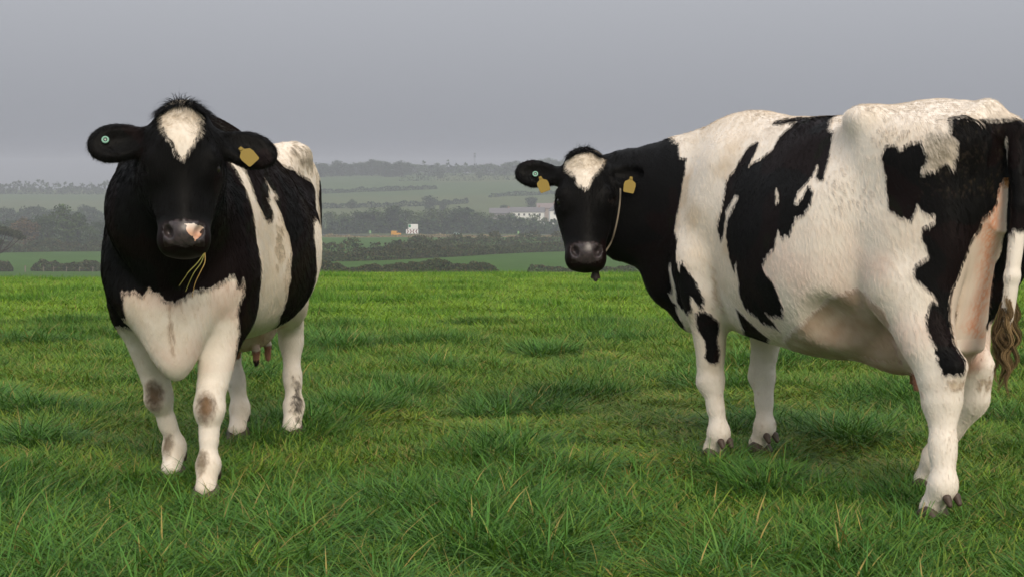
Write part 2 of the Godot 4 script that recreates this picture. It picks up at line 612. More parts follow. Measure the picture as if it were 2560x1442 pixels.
# coat markings, as outlines on the flank: metres along the cow (turned 30 degrees to the rear) and up
var mark_neck := PackedVector2Array([Vector2(0.900, 1.600), Vector2(0.869, 1.434), Vector2(0.839, 1.411), Vector2(0.789, 1.408), Vector2(0.758, 1.387), Vector2(0.739, 1.332), Vector2(0.699, 1.331), Vector2(0.697, 1.263), Vector2(0.705, 1.222), Vector2(0.707, 1.140), Vector2(0.723, 1.057), Vector2(0.729, 1.010), Vector2(0.695, 0.979), Vector2(0.680, 0.892), Vector2(0.716, 0.870), Vector2(0.775, 0.863), Vector2(0.769, 0.778), Vector2(0.772, 0.743), Vector2(0.804, 0.715), Vector2(0.768, 0.678), Vector2(0.768, 0.635), Vector2(0.745, 0.584), Vector2(0.748, 0.524), Vector2(0.860, 0.450), Vector2(1.900, 0.450), Vector2(1.900, 1.600)])
var mark_shoulder := PackedVector2Array([Vector2(0.717, 0.894), Vector2(0.673, 0.889), Vector2(0.664, 0.838), Vector2(0.654, 0.882), Vector2(0.640, 0.890), Vector2(0.613, 0.849), Vector2(0.560, 0.772), Vector2(0.543, 0.732), Vector2(0.549, 0.684), Vector2(0.572, 0.704), Vector2(0.606, 0.749), Vector2(0.598, 0.682), Vector2(0.627, 0.665), Vector2(0.735, 0.663), Vector2(0.756, 0.687), Vector2(0.745, 0.760)])
var mark_foreleg := PackedVector2Array([Vector2(0.586, 0.661), Vector2(0.546, 0.679), Vector2(0.498, 0.655), Vector2(0.483, 0.629), Vector2(0.494, 0.554), Vector2(0.487, 0.497), Vector2(0.493, 0.455), Vector2(0.521, 0.451), Vector2(0.548, 0.467), Vector2(0.543, 0.513), Vector2(0.561, 0.567), Vector2(0.588, 0.620)])
var mark_spot := PackedVector2Array([Vector2(0.117, 1.207), Vector2(0.106, 1.191), Vector2(0.093, 1.160), Vector2(0.102, 1.147), Vector2(0.116, 1.167)])
var mark_belly := PackedVector2Array([Vector2(0.358, 0.701), Vector2(0.327, 0.689), Vector2(0.294, 0.654), Vector2(0.247, 0.620), Vector2(0.217, 0.582), Vector2(0.355, 0.502), Vector2(0.361, 0.477), Vector2(0.412, 0.494), Vector2(0.442, 0.529), Vector2(0.369, 0.601), Vector2(0.364, 0.652)])
var tan_shade_arch := PackedVector2Array([Vector2(0.120, 0.500), Vector2(0.108, 0.593), Vector2(-0.025, 0.694), Vector2(-0.113, 0.767), Vector2(-0.190, 0.810), Vector2(-0.253, 0.826), Vector2(-0.331, 0.805), Vector2(-0.381, 0.763), Vector2(-0.405, 0.711), Vector2(-0.371, 0.630), Vector2(-0.395, 0.547), Vector2(-0.343, 0.541), Vector2(-0.255, 0.551), Vector2(-0.136, 0.532), Vector2(-0.280, 0.300)])  # tan belly hair together with painted shade below the flank fold
var mark_barrel := PackedVector2Array([Vector2(0.251, 1.470), Vector2(0.187, 1.471), Vector2(0.129, 1.473), Vector2(0.174, 1.415), Vector2(0.177, 1.368), Vector2(0.244, 1.327), Vector2(0.297, 1.298), Vector2(0.277, 1.385), Vector2(0.309, 1.382), Vector2(0.353, 1.335), Vector2(0.386, 1.288), Vector2(0.420, 1.225), Vector2(0.432, 1.133), Vector2(0.455, 1.067), Vector2(0.459, 1.041), Vector2(0.427, 0.981), Vector2(0.406, 1.037), Vector2(0.403, 1.108), Vector2(0.352, 1.174), Vector2(0.325, 1.168), Vector2(0.352, 1.128), Vector2(0.388, 1.083), Vector2(0.394, 1.006), Vector2(0.381, 0.942), Vector2(0.340, 0.870), Vector2(0.324, 0.908), Vector2(0.320, 0.817), Vector2(0.317, 0.757), Vector2(0.294, 0.716), Vector2(0.233, 0.686), Vector2(0.201, 0.658), Vector2(0.113, 0.640), Vector2(0.146, 0.690), Vector2(0.185, 0.716), Vector2(0.129, 0.700), Vector2(0.075, 0.697), Vector2(0.073, 0.755), Vector2(0.096, 0.812), Vector2(0.130, 0.858), Vector2(0.170, 0.898), Vector2(0.138, 0.948), Vector2(0.096, 0.982), Vector2(0.088, 1.039), Vector2(0.065, 1.021), Vector2(0.022, 1.023), Vector2(0.001, 1.097), Vector2(-0.032, 1.104), Vector2(-0.065, 1.148), Vector2(-0.069, 1.192), Vector2(-0.043, 1.216), Vector2(-0.005, 1.143), Vector2(0.012, 1.146), Vector2(0.000, 1.191), Vector2(-0.053, 1.259), Vector2(-0.059, 1.302), Vector2(-0.069, 1.296), Vector2(-0.067, 1.253), Vector2(-0.103, 1.235), Vector2(-0.109, 1.271), Vector2(-0.103, 1.327), Vector2(-0.102, 1.414), Vector2(-0.041, 1.477), Vector2(-0.033, 1.501), Vector2(0.089, 1.491), Vector2(0.237, 1.487)])
var mark_thigh := PackedVector2Array([Vector2(-0.360, 1.324), Vector2(-0.368, 1.359), Vector2(-0.407, 1.373), Vector2(-0.434, 1.361), Vector2(-0.470, 1.381), Vector2(-0.510, 1.382), Vector2(-0.534, 1.333), Vector2(-0.531, 1.297), Vector2(-0.515, 1.265), Vector2(-0.563, 1.277), Vector2(-0.602, 1.304), Vector2(-0.620, 1.268), Vector2(-0.635, 1.332), Vector2(-0.644, 1.379), Vector2(-0.617, 1.400), Vector2(-0.597, 1.457), Vector2(-0.609, 1.470), Vector2(-0.658, 1.474), Vector2(-0.683, 1.463), Vector2(-0.713, 1.440), Vector2(-0.747, 1.420), Vector2(-0.770, 1.399), Vector2(-0.789, 1.293), Vector2(-0.786, 1.252), Vector2(-0.853, 1.212), Vector2(-0.851, 1.153), Vector2(-0.824, 1.133), Vector2(-0.809, 1.073), Vector2(-0.779, 0.998), Vector2(-0.766, 0.933), Vector2(-0.752, 0.893), Vector2(-0.724, 0.815), Vector2(-0.717, 0.779), Vector2(-0.711, 0.748), Vector2(-0.722, 0.689), Vector2(-0.741, 0.629), Vector2(-0.777, 0.557), Vector2(-0.623, 0.548), Vector2(-0.621, 0.570), Vector2(-0.599, 0.596), Vector2(-0.593, 0.639), Vector2(-0.571, 0.677), Vector2(-0.559, 0.716), Vector2(-0.551, 0.754), Vector2(-0.564, 0.803), Vector2(-0.596, 0.805), Vector2(-0.570, 0.835), Vector2(-0.541, 0.854), Vector2(-0.517, 0.876), Vector2(-0.498, 0.905), Vector2(-0.506, 0.928), Vector2(-0.532, 0.949), Vector2(-0.549, 0.974), Vector2(-0.539, 1.009), Vector2(-0.528, 1.028), Vector2(-0.524, 1.074), Vector2(-0.570, 1.092), Vector2(-0.572, 1.121), Vector2(-0.546, 1.115), Vector2(-0.506, 1.154), Vector2(-0.498, 1.120), Vector2(-0.481, 1.096), Vector2(-0.444, 1.101), Vector2(-0.395, 1.141), Vector2(-0.382, 1.201), Vector2(-0.379, 1.260)])
var blaze_left := PackedVector2Array([Vector2(0.076, 0.020), Vector2(0.071, -0.012), Vector2(0.005, -0.053), Vector2(-0.033, -0.022), Vector2(-0.066, 0.015), Vector2(-0.058, 0.081), Vector2(-0.033, 0.143), Vector2(-0.016, 0.168), Vector2(-0.001, 0.189), Vector2(0.016, 0.173), Vector2(0.036, 0.123), Vector2(0.058, 0.099), Vector2(0.073, 0.053)])
var blaze_right := PackedVector2Array([Vector2(0.086, 0.016), Vector2(0.042, -0.011), Vector2(-0.007, -0.019), Vector2(-0.063, -0.029), Vector2(-0.100, -0.011), Vector2(-0.073, 0.054), Vector2(-0.027, 0.109), Vector2(-0.011, 0.143), Vector2(0.005, 0.163), Vector2(0.023, 0.143), Vector2(0.042, 0.132), Vector2(0.050, 0.101), Vector2(0.082, 0.058)])
var pink_left := PackedVector2Array([Vector2(-0.004, 0.421), Vector2(-0.034, 0.418), Vector2(-0.061, 0.423), Vector2(-0.055, 0.460), Vector2(-0.040, 0.479), Vector2(-0.028, 0.461), Vector2(-0.012, 0.441)])
# the white chest, seen from in front: metres to the right and up
var mark_chest := PackedVector2Array([Vector2(0.450, 0.600), Vector2(0.290, 0.622), Vector2(0.268, 0.688), Vector2(0.150, 0.718), Vector2(0.140, 0.791), Vector2(0.151, 0.825), Vector2(0.099, 0.831), Vector2(0.060, 0.808), Vector2(0.031, 0.844), Vector2(-0.012, 0.814), Vector2(-0.038, 0.790), Vector2(-0.057, 0.781), Vector2(-0.082, 0.798), Vector2(-0.112, 0.828), Vector2(-0.182, 0.841), Vector2(-0.224, 0.858), Vector2(-0.249, 0.888), Vector2(-0.260, 0.848), Vector2(-0.264, 0.836), Vector2(-0.283, 0.867), Vector2(-0.276, 0.800), Vector2(-0.450, 0.870), Vector2(-0.450, -0.200), Vector2(0.450, -0.200)])


# ---------------------------------------------------------------- coats
var noise_a := FastNoiseLite.new()
var noise_b := FastNoiseLite.new()
var noise_c := FastNoiseLite.new()
var chest_edge := PackedFloat32Array()

const BLACK := Color(0.0055, 0.005, 0.0052)
const WHITE := Color(0.84, 0.765, 0.675)
const PINK := Color(0.62, 0.42, 0.33)
const NOSE := Color(0.030, 0.025, 0.027)


func set_noise() -> void:
	noise_a.seed = 3
	noise_a.frequency = 9.0
	noise_a.fractal_octaves = 3
	noise_b.seed = 8
	noise_b.frequency = 55.0
	noise_b.fractal_octaves = 2
	noise_c.seed = 21
	noise_c.frequency = 2.2
	noise_c.fractal_octaves = 2


func inside(p: Vector2, poly: PackedVector2Array) -> bool:
	return Geometry2D.is_point_in_polygon(p, poly)


func table(y: float, t: Array) -> float:
	# linear look-up in [[y, value], ...], y falling
	if y >= t[0][0]:
		return t[0][1]
	for i in t.size() - 1:
		if y >= t[i + 1][0]:
			return remap(y, t[i][0], t[i + 1][0], t[i][1], t[i + 1][1])
	return t[t.size() - 1][1]


func white_hair(p: Vector3) -> Color:
	var c := WHITE.lerp(Color(0.68, 0.57, 0.43), clampf(noise_c.get_noise_3dv(p) * 0.8 + 0.04 + 0.35 * noise_a.get_noise_3dv(p * 0.6), 0.0, 0.5))
	return c * (1.0 + 0.05 * noise_b.get_noise_3dv(p * 2.0))


func black_hair(p: Vector3, brown := 0.0) -> Color:
	var k := clampf(noise_c.get_noise_3dv(p * 1.3) * 0.8 + 0.2 + brown, 0.0, 1.0)
	return BLACK.lerp(Color(0.014, 0.0095, 0.0082), k)


func dirt(c: Color, p: Vector3, centre: Vector3, r: Vector3, col: Color, strength := 1.0, ragged := 1.0) -> Color:
	# a smear of mud, with a ragged edge
	var d := ((p - centre) / r).length()
	if d > 1.6:
		return c
	var k := smoothstep(0.0, 0.8, 1.15 - d + (noise_b.get_noise_3dv(p * 0.55) * 0.55 + noise_b.get_noise_3dv(p * 2.2) * 0.35) * ragged) * strength
	return c.lerp(col, k)


func coat(o: Dictionary, p: Vector3, n: Vector3) -> Color:
	var T: Transform3D = o.head_inv
	var h: Vector3 = T * p / (o.head_scale as float)
	if h.x > -0.12 and h.x < 0.62 and absf(h.z) < 0.36 and h.y > -0.30 and h.y < 0.15 and (absf(h.z) < 0.15 or h.y > -0.20):
		return head_coat(o, p, h)
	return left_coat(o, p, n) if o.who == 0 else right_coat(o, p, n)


func head_coat(o: Dictionary, p: Vector3, h: Vector3) -> Color:
	var q := Vector2(h.z, h.x) + Vector2(noise_b.get_noise_3dv(p), noise_b.get_noise_3dv(p + Vector3(5, 0, 0))) * 0.006
	var b: PackedVector2Array = o.blaze
	if h.y > -0.13 and inside(q, b):
		return white_hair(p).lerp(Color(0.50, 0.42, 0.30), clampf(0.30 + noise_b.get_noise_3dv(p * 1.5) * 0.7, 0.0, 0.5) * smoothstep(0.14, 0.02, h.x))
	# bare nose between and around the nostrils
	var lip := 0.487 + 0.010 * cos(h.z * 40.0)
	if h.y > -0.055 and h.x > 0.402 + 1.6 * h.z * h.z + noise_b.get_noise_3dv(p) * 0.006 and h.x < lip and absf(h.z) < 0.072:
		if o.who == 0 and inside(q + Vector2(noise_b.get_noise_3dv(p * 0.6), noise_a.get_noise_3dv(p * 2.0)) * 0.01, pink_left):
			return Color(0.62, 0.36, 0.24).lerp(Color(0.75, 0.66, 0.58), clampf((0.45 - h.x) * 30.0, 0.0, 1.0))
		return NOSE.lerp(Color(0.075, 0.058, 0.060), clampf(0.3 + noise_b.get_noise_3dv(p * 1.5), 0.0, 1.0))
	if h.x > 0.40 and h.y > -0.15:
		return Color(0.008, 0.007, 0.007)
	return black_hair(p, -0.25)


func udder_skin(o: Dictionary, c: Color, p: Vector3) -> Color:
	# thinly haired pink skin of the udder and the bare teats
	var k := 0.0
	for e in o.udder:
		var d: float = ((p - (e[0] as Vector3)) / (e[1] as Vector3)).length()
		k = maxf(k, smoothstep(1.30, 1.02, d + noise_a.get_noise_3dv(p) * 0.15))
	if absf(p.z) > 0.17:
		k *= smoothstep(0.20, 0.17, absf(p.z))
	c = c.lerp(Color(0.57, 0.37, 0.28), k * clampf(0.75 + noise_c.get_noise_3dv(p * 3.0) * 0.5, 0.3, 1.0))
	var i := 0
	for t in o.teats:
		var tp: Vector3 = t
		if p.y < tp.y - 0.005 and Vector2(p.x - tp.x, p.z - tp.z).length() < 0.04 and p.y > tp.y - 0.09:
			c = Color(0.42, 0.20, 0.14)
			if i == 0 and p.y < tp.y - 0.045 and o.who == 0:
				c = Color(0.03, 0.02, 0.02)
		i += 1
	return c


func left_coat(o: Dictionary, p: Vector3, n: Vector3) -> Color:
	var w := p + Vector3(noise_a.get_noise_3dv(p), noise_a.get_noise_3dv(p + Vector3(7, 0, 0)), noise_a.get_noise_3dv(p + Vector3(0, 7, 0))) * 0.012
	w += Vector3(noise_b.get_noise_3dv(p), noise_b.get_noise_3dv(p + Vector3(3, 0, 0)) * 1.6, 0) * 0.006
	var black := false
	var edge := table(w.y, [[1.30, 0.60], [1.10, 0.56], [0.90, 0.545], [0.70, 0.50], [0.5, 0.46]])
	if w.x > edge or (w.z > -0.05 and w.x > 0.28):
		# neck, shoulder, chest and forelegs
		black = not inside(Vector2(w.z, w.y), mark_chest)
		if w.z < -0.10 and w.y > 0.49 and w.x < table(w.y, [[0.9, 0.66], [0.78, 0.655], [0.67, 0.625], [0.60, 0.605], [0.47, 0.585]]):
			black = true
		if w.x > 0.95:
			black = true
		if w.y < 0.47:
			black = false
		if w.z > 0.20 and w.y > 0.66 and w.x < 0.60:
			black = true
	elif w.z > -0.03:
		black = noise_c.get_noise_3dv(p * 0.8) > -0.12 and w.y > 0.62
	else:
		black = inside(Vector2(w.x, w.y), mark_left_flank) or inside(Vector2(w.x, w.y), mark_left_thigh)
	if black:
		return black_hair(p, 0.35 if w.x < 0.62 else 0.0)
	var c := white_hair(p)
	# bare pinkish skin low on the chest and inside the forelegs, udder and teats
	if p.x > 0.55 and p.y > 0.5 and p.y < 0.86:
		c = c.lerp(Color(0.78, 0.60, 0.51), clampf(0.30 + noise_c.get_noise_3dv(p * 2.0) * 0.9, 0.0, 0.6))
		c = dirt(c, p, Vector3(0.84, 0.68, -0.045), Vector3(0.09, 0.15, 0.009), Color(0.46, 0.34, 0.24), 0.45)
	c = udder_skin(o, c, p)
	# mud on knees, fetlocks and hind legs, and on the hip
	var mud := Color(0.095, 0.060, 0.030)
	for k in o.knees:
		c = dirt(c, p, k + Vector3(0.055, -0.01, 0), Vector3(0.05, 0.075, 0.042), mud.lerp(Color(0.20, 0.11, 0.05), clampf(noise_a.get_noise_3dv(p * 1.5) + 0.35, 0.0, 1.0)), 0.95, 0.35)
	for k in o.fets:
		c = dirt(c, p, k + Vector3(0.04, 0.03, 0.012), Vector3(0.045, 0.055, 0.026), Color(0.15, 0.10, 0.05), 0.8, 0.5)
	c = dirt(c, p, Vector3(-0.76, 0.22, -0.165), Vector3(0.05, 0.13, 0.03), Color(0.045, 0.035, 0.03), 0.9)
	c = dirt(c, p, Vector3(-0.50, 1.33, -0.25), Vector3(0.16, 0.08, 0.10), Color(0.17, 0.14, 0.08), 0.75 if noise_b.get_noise_3dv(p * 1.3) > 0.0 else 0.2)
	c = dirt(c, p, Vector3(-0.62, 1.15, -0.30), Vector3(0.08, 0.22, 0.05), Color(0.22, 0.19, 0.12), 0.6 if noise_b.get_noise_3dv(p * 1.1) > -0.1 else 0.1)
	c = dirt(c, p, Vector3(0.29, 0.97, -0.34), Vector3(0.05, 0.10, 0.05), Color(0.30, 0.26, 0.19), 0.55 if noise_b.get_noise_3dv(p * 0.8) > 0.12 else 0.0)
	c = dirt(c, p, Vector3(0.205, 0.86, -0.35), Vector3(0.03, 0.09, 0.05), Color(0.30, 0.26, 0.19), 0.5 if noise_b.get_noise_3dv(p * 0.8) > 0.0 else 0.0)
	return c


var mark_left_flank := PackedVector2Array([Vector2(0.57, 1.34), Vector2(0.54, 1.28), Vector2(0.53, 1.20), Vector2(0.50, 1.15), Vector2(0.48, 1.11), Vector2(0.42, 1.075), Vector2(0.38, 1.08), Vector2(0.34, 1.11), Vector2(0.41, 1.16), Vector2(0.37, 1.17), Vector2(0.36, 1.21), Vector2(0.39, 1.25), Vector2(0.32, 1.21), Vector2(0.26, 1.18), Vector2(0.31, 1.17), Vector2(0.27, 1.12), Vector2(0.25, 1.06), Vector2(0.22, 1.02), Vector2(0.20, 0.95), Vector2(0.20, 0.90), Vector2(0.19, 0.82), Vector2(0.14, 0.72), Vector2(0.07, 0.65), Vector2(-0.02, 0.61), Vector2(-0.12, 0.64), Vector2(-0.19, 0.72), Vector2(-0.13, 0.85), Vector2(-0.10, 0.91), Vector2(-0.08, 1.00), Vector2(-0.12, 1.06), Vector2(-0.20, 1.08), Vector2(-0.33, 1.03), Vector2(-0.46, 1.00), Vector2(-0.50, 1.06), Vector2(-0.50, 1.19), Vector2(-0.455, 1.23), Vector2(-0.38, 1.26), Vector2(-0.28, 1.285), Vector2(-0.15, 1.30), Vector2(-0.08, 1.60), Vector2(0.60, 1.60)])
var mark_left_thigh := PackedVector2Array([Vector2(-0.55, 1.16), Vector2(-0.63, 1.25), Vector2(-0.76, 1.25), Vector2(-1.0, 1.22), Vector2(-1.0, 0.75), Vector2(-0.80, 0.85), Vector2(-0.68, 1.0), Vector2(-0.60, 1.05)])


func right_coat(o: Dictionary, p: Vector3, n: Vector3) -> Color:
	var w := p + Vector3(noise_a.get_noise_3dv(p), noise_a.get_noise_3dv(p + Vector3(7, 0, 0)), noise_a.get_noise_3dv(p + Vector3(0, 7, 0))) * 0.010
	w += Vector3(noise_b.get_noise_3dv(p), noise_b.get_noise_3dv(p + Vector3(3, 0, 0)) * 1.6, 0) * 0.006
	var q := Vector2(w.x * 0.866 - w.z * 0.5, w.y)
	var black := false
	var rear := p.x < -0.70 and (n.x < -0.25 or p.z > 0.0)
	var tail: bool = p.x < -0.925 and p.z > -0.13
	if tail and not (p.y < 0.62):
		black = p.y > 1.06 + 0.05 * noise_a.get_noise_3dv(p)
		return black_hair(p, 0.0) if black else white_hair(p)
	if p.z > -0.02 and p.x > 0.72 and p.y > 0.6:
		return black_hair(p, -0.2)
	var left := p.z < 0.03 or p.y > 1.44
	if left and p.x > -0.72 or (p.x <= -0.72 and not rear and p.z < 0.05):
		if inside(q, mark_neck) and p.x > 0.4:
			black = true
		elif inside(q, mark_shoulder) or inside(q, mark_foreleg) or inside(q, mark_barrel) or inside(q, mark_belly):
			black = not inside(q, mark_spot)
		elif inside(q, mark_thigh) and p.z < (-0.02 if p.y > 0.9 else -0.17):
			black = true
		if p.z > -0.03 and p.y < 0.6:
			black = false
	elif p.x <= -0.70:
		var zl := table(w.y, [[1.25, 0.0], [1.21, -0.03], [1.15, -0.045], [1.11, -0.09], [1.07, -0.095], [1.0, -0.14], [0.94, -0.17], [0.85, -0.20], [0.75, -0.22], [0.60, -0.225]])
		if w.z < zl or p.y > 1.25:
			black = inside(q, mark_thigh) or (p.y > 1.25 and p.z > -0.10 and p.y < 1.46)
		elif p.y > 0.655:
			var zr := table(w.y, [[1.29, 0.03], [1.06, 0.02], [0.99, 0.05], [0.92, 0.06], [0.85, 0.085], [0.75, 0.06], [0.70, 0.04], [0.65, 0.10]])
			if w.z > zr:
				black = p.y > 0.70 + 0.03 * noise_a.get_noise_3dv(p) and p.y < 1.45
			else:
				# bare folded skin down to the udder
				var f := noise_b.get_noise_2d(p.z * 26.0 + 0.4 * p.y, p.y * 0.35)
				var k := clampf(1.0 - absf(w.z - zr + 0.075) / 0.075, 0.0, 1.0)
				var c := Color(0.66, 0.55, 0.45).lerp(Color(0.64, 0.29, 0.17), k * clampf(0.75 + f, 0.25, 1.0))
				if p.y > 1.2:
					c = dirt(c, p, Vector3(-0.9, 1.25, 0.02), Vector3(0.05, 0.05, 0.03), Color(0.45, 0.20, 0.06))
				return c
	elif p.y > 0.62:
		black = noise_c.get_noise_3dv(p * 0.8) > -0.05
	if black:
		var bc := black_hair(p, 0.0)
		if p.x < -0.75 and p.y > 1.18:
			bc = bc.lerp(Color(0.07, 0.055, 0.035), clampf(noise_b.get_noise_3dv(p * 1.6) * 1.3 + noise_a.get_noise_3dv(p) * 0.6 - 0.35, 0.0, 0.35))
		return bc
	var c := white_hair(p)
	# thin hair over pink skin on the belly side, flank and udder
	c = c.lerp(Color(0.78, 0.60, 0.51), clampf(0.30 + noise_c.get_noise_3dv(p * 1.6) * 0.8, 0.0, 0.5) * smoothstep(0.3, 0.0, p.x) * smoothstep(1.15, 0.9, p.y) * smoothstep(0.45, 0.6, p.y))
	c = udder_skin(o, c, p)
	# yellowish and dirty hair along the back and behind the elbow, mud on the rump and legs
	if p.x > 0.15 and p.x < 0.75 and p.y > 0.9:
		c = c.lerp(Color(0.55, 0.40, 0.23), clampf(noise_a.get_noise_3dv(p * 0.35) * 1.1 - 0.05, 0.0, 0.45))
	c = dirt(c, p, Vector3(0.40, 0.70, -0.30), Vector3(0.025, 0.20, 0.08), Color(0.45, 0.32, 0.17), 0.6)
	var speck := noise_b.get_noise_3dv(p * 1.4)
	var fine := noise_b.get_noise_3dv(p * Vector3(4.0, 1.6, 4.0))
	# thin tan belly hair before and under the thigh, with the underside's shade painted in
	if inside(q, tan_shade_arch) and p.z < 0.02 and p.y < 0.86:
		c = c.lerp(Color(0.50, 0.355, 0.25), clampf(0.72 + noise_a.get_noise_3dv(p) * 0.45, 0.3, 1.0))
	c = dirt(c, p, Vector3(-0.80, 1.35, -0.24), Vector3(0.07, 0.07, 0.08), Color(0.20, 0.17, 0.10), 0.75 if speck > -0.08 else 0.2)
	c = dirt(c, p, Vector3(-0.60, 1.40, -0.27), Vector3(0.13, 0.05, 0.08), Color(0.30, 0.25, 0.18), 0.45 if fine > 0.42 else 0.0)
	c = dirt(c, p, Vector3(-0.46, 1.20, -0.33), Vector3(0.16, 0.13, 0.08), Color(0.30, 0.25, 0.18), 0.45 if fine > 0.48 else 0.0)
	for k in o.knees:
		c = dirt(c, p, k + Vector3(0.055, -0.02, 0.0), Vector3(0.03, 0.06, 0.04), Color(0.30, 0.20, 0.10), 0.7)
	for k in o.hocks:
		c = dirt(c, p, k + Vector3(0.05, -0.06, -0.03), Vector3(0.035, 0.05, 0.03), Color(0.36, 0.25, 0.14), 0.75)
		c = dirt(c, p, k + Vector3(-0.06, 0.0, -0.01), Vector3(0.045, 0.03, 0.04), Color(0.45, 0.32, 0.18), 0.65)
	if p.y < 0.40 and fine > 0.66:
		c = c.lerp(Color(0.10, 0.075, 0.05), 0.7)
	if tail and p.y < 0.75:
		c = c.lerp(Color(0.35, 0.26, 0.14), 0.6)
	return c


# colour the net, halving the triangles twice along the edges of the markings
func painted(o: Dictionary, r: Array) -> ArrayMesh:
	var vs: PackedVector3Array = r[0]
	var ns: PackedVector3Array = r[1]
	var ix: PackedInt32Array = r[2]
	var cs := PackedColorArray()
	cs.resize(vs.size())
	for i in vs.size():
		cs[i] = coat(o, vs[i], ns[i])
	for level in 2:
		var nx := PackedInt32Array()
		var mid := {}
		for t in range(0, ix.size(), 3):
			var a := ix[t]
			var b := ix[t + 1]
			var c := ix[t + 2]
			var la := cs[a].g
			var lb := cs[b].g
			var lc := cs[c].g
			if maxf(la, maxf(lb, lc)) - minf(la, minf(lb, lc)) < 0.12:
				nx.append(a); nx.append(b); nx.append(c)
				continue
			var m := PackedInt32Array([a, b, b, c, c, a])
			var e := PackedInt32Array([0, 0, 0])
			for k in 3:
				var i0 := mini(m[k * 2], m[k * 2 + 1])
				var i1 := maxi(m[k * 2], m[k * 2 + 1])
				var key := (i0 << 32) | i1
				if mid.has(key):
					e[k] = mid[key]
				else:
					var p := (vs[i0] + vs[i1]) * 0.5
					var n := (ns[i0] + ns[i1]).normalized()
					e[k] = vs.size()
					mid[key] = e[k]
					vs.append(p)
					ns.append(n)
					cs.append(coat(o, p, n))
			nx.append_array([a, e[0], e[2], e[0], b, e[1], e[2], e[1], c, e[0], e[1], e[2]])
		ix = nx
	o.skin = [vs, ns, cs, ix]
	o.plain = (r[0] as PackedVector3Array).size()
	# the wet bare nose is a surface of its own
	var Ti: Transform3D = o.head_inv
	var hs: float = o.head_scale
	var rest := PackedInt32Array()
	var wet := PackedInt32Array()
	for t in range(0, ix.size(), 3):
		var h := Ti * vs[ix[t]] / hs
		var on_nose := false
		if h.y > -0.055 and h.y < 0.1 and h.x > 0.404 + 1.6 * h.z * h.z and h.x < 0.49 and absf(h.z) < 0.072:
			on_nose = true
		if on_nose:
			wet.append(ix[t]); wet.append(ix[t + 1]); wet.append(ix[t + 2])
		else:
			rest.append(ix[t]); rest.append(ix[t + 1]); rest.append(ix[t + 2])
	var am := arr_mesh(vs, ns, cs, rest)
	var a := []
	a.resize(Mesh.ARRAY_MAX)
	a[Mesh.ARRAY_VERTEX] = vs
	a[Mesh.ARRAY_NORMAL] = ns
	a[Mesh.ARRAY_COLOR] = cs
	a[Mesh.ARRAY_INDEX] = wet
	am.add_surface_from_arrays(Mesh.PRIMITIVE_TRIANGLES, a)
	am.surface_set_material(0, fur)
	am.surface_set_material(1, nose_mat)
	return am


# ---------------------------------------------------------------- what a cow carries
func fur_material() -> StandardMaterial3D:
	var m := vmat(0.56, 0.22)
	var nz := FastNoiseLite.new()
	nz.seed = 5
	nz.frequency = 0.09
	nz.fractal_octaves = 3
	var im := nz.get_seamless_image(512, 512)
	im.convert(Image.FORMAT_RGBA8)
	im.bump_map_to_normal_map(3.0)
	m.normal_enabled = true
	m.normal_texture = ImageTexture.create_from_image(im)
	m.normal_scale = 0.55
	m.uv1_triplanar = true
	m.uv1_scale = Vector3(7.0, 3.0, 7.0)
	return m


func ball(r: float) -> SphereMesh:
	var s := SphereMesh.new()
	s.radius = r
	s.height = r * 2.0
	s.radial_segments = 24
	s.rings = 14
	return s


# a slab with a given outline in its own x-y plane
func slab(outline: PackedVector2Array, thick: float) -> ArrayMesh:
	var st := SurfaceTool.new()
	st.begin(Mesh.PRIMITIVE_TRIANGLES)
	st.set_smooth_group(-1)
	var tri := Geometry2D.triangulate_polygon(outline)
	for s in [1.0, -1.0]:
		for i in range(0, tri.size(), 3):
			var id := [tri[i], tri[i + 1], tri[i + 2]]
			var a := outline[id[0]]
			var b := outline[id[1]]
			var c := outline[id[2]]
			var ccw: bool = (b - a).cross(c - a) > 0.0
			if ccw == (s > 0.0):
				id = [id[0], id[2], id[1]]
			for k in id:
				st.add_vertex(Vector3(outline[k].x, outline[k].y, thick * 0.5 * s))
	var n := outline.size()
	var area := 0.0
	for i in n:
		area += outline[i].cross(outline[(i + 1) % n])
	for i in n:
		var a := outline[i]
		var b := outline[(i + 1) % n]
		if area < 0.0:
			var t := a
			a = b
			b = t
		var q := [Vector3(a.x, a.y, thick * 0.5), Vector3(a.x, a.y, -thick * 0.5), Vector3(b.x, b.y, -thick * 0.5), Vector3(b.x, b.y, thick * 0.5)]
		for k in [0, 1, 2, 0, 2, 3]:
			st.add_vertex(q[k])
	st.generate_normals()
	return st.commit()


func tube(pts: PackedVector3Array, radii: PackedFloat32Array, sides := 8) -> ArrayMesh:
	var vs := PackedVector3Array()
	var ns := PackedVector3Array()
	var ix := PackedInt32Array()
	var side := Vector3.RIGHT
	for i in pts.size():
		var d := (pts[mini(i + 1, pts.size() - 1)] - pts[maxi(i - 1, 0)]).normalized()
		if i == 0:
			side = d.cross(Vector3.UP if absf(d.y) < 0.9 else Vector3.RIGHT).normalized()
		side = (side - d * side.dot(d)).normalized()
		var up := side.cross(d)
		for k in sides:
			var a := TAU * k / sides
			var n := side * cos(a) + up * sin(a)
			vs.append(pts[i] + n * radii[i])
			ns.append(n)
	for i in pts.size() - 1:
		for k in sides:
			var a := i * sides + k
			var b := i * sides + (k + 1) % sides
			ix.append_array([a, b, a + sides, b, b + sides, a + sides])
	return arr_mesh(vs, ns, PackedColorArray(), ix)


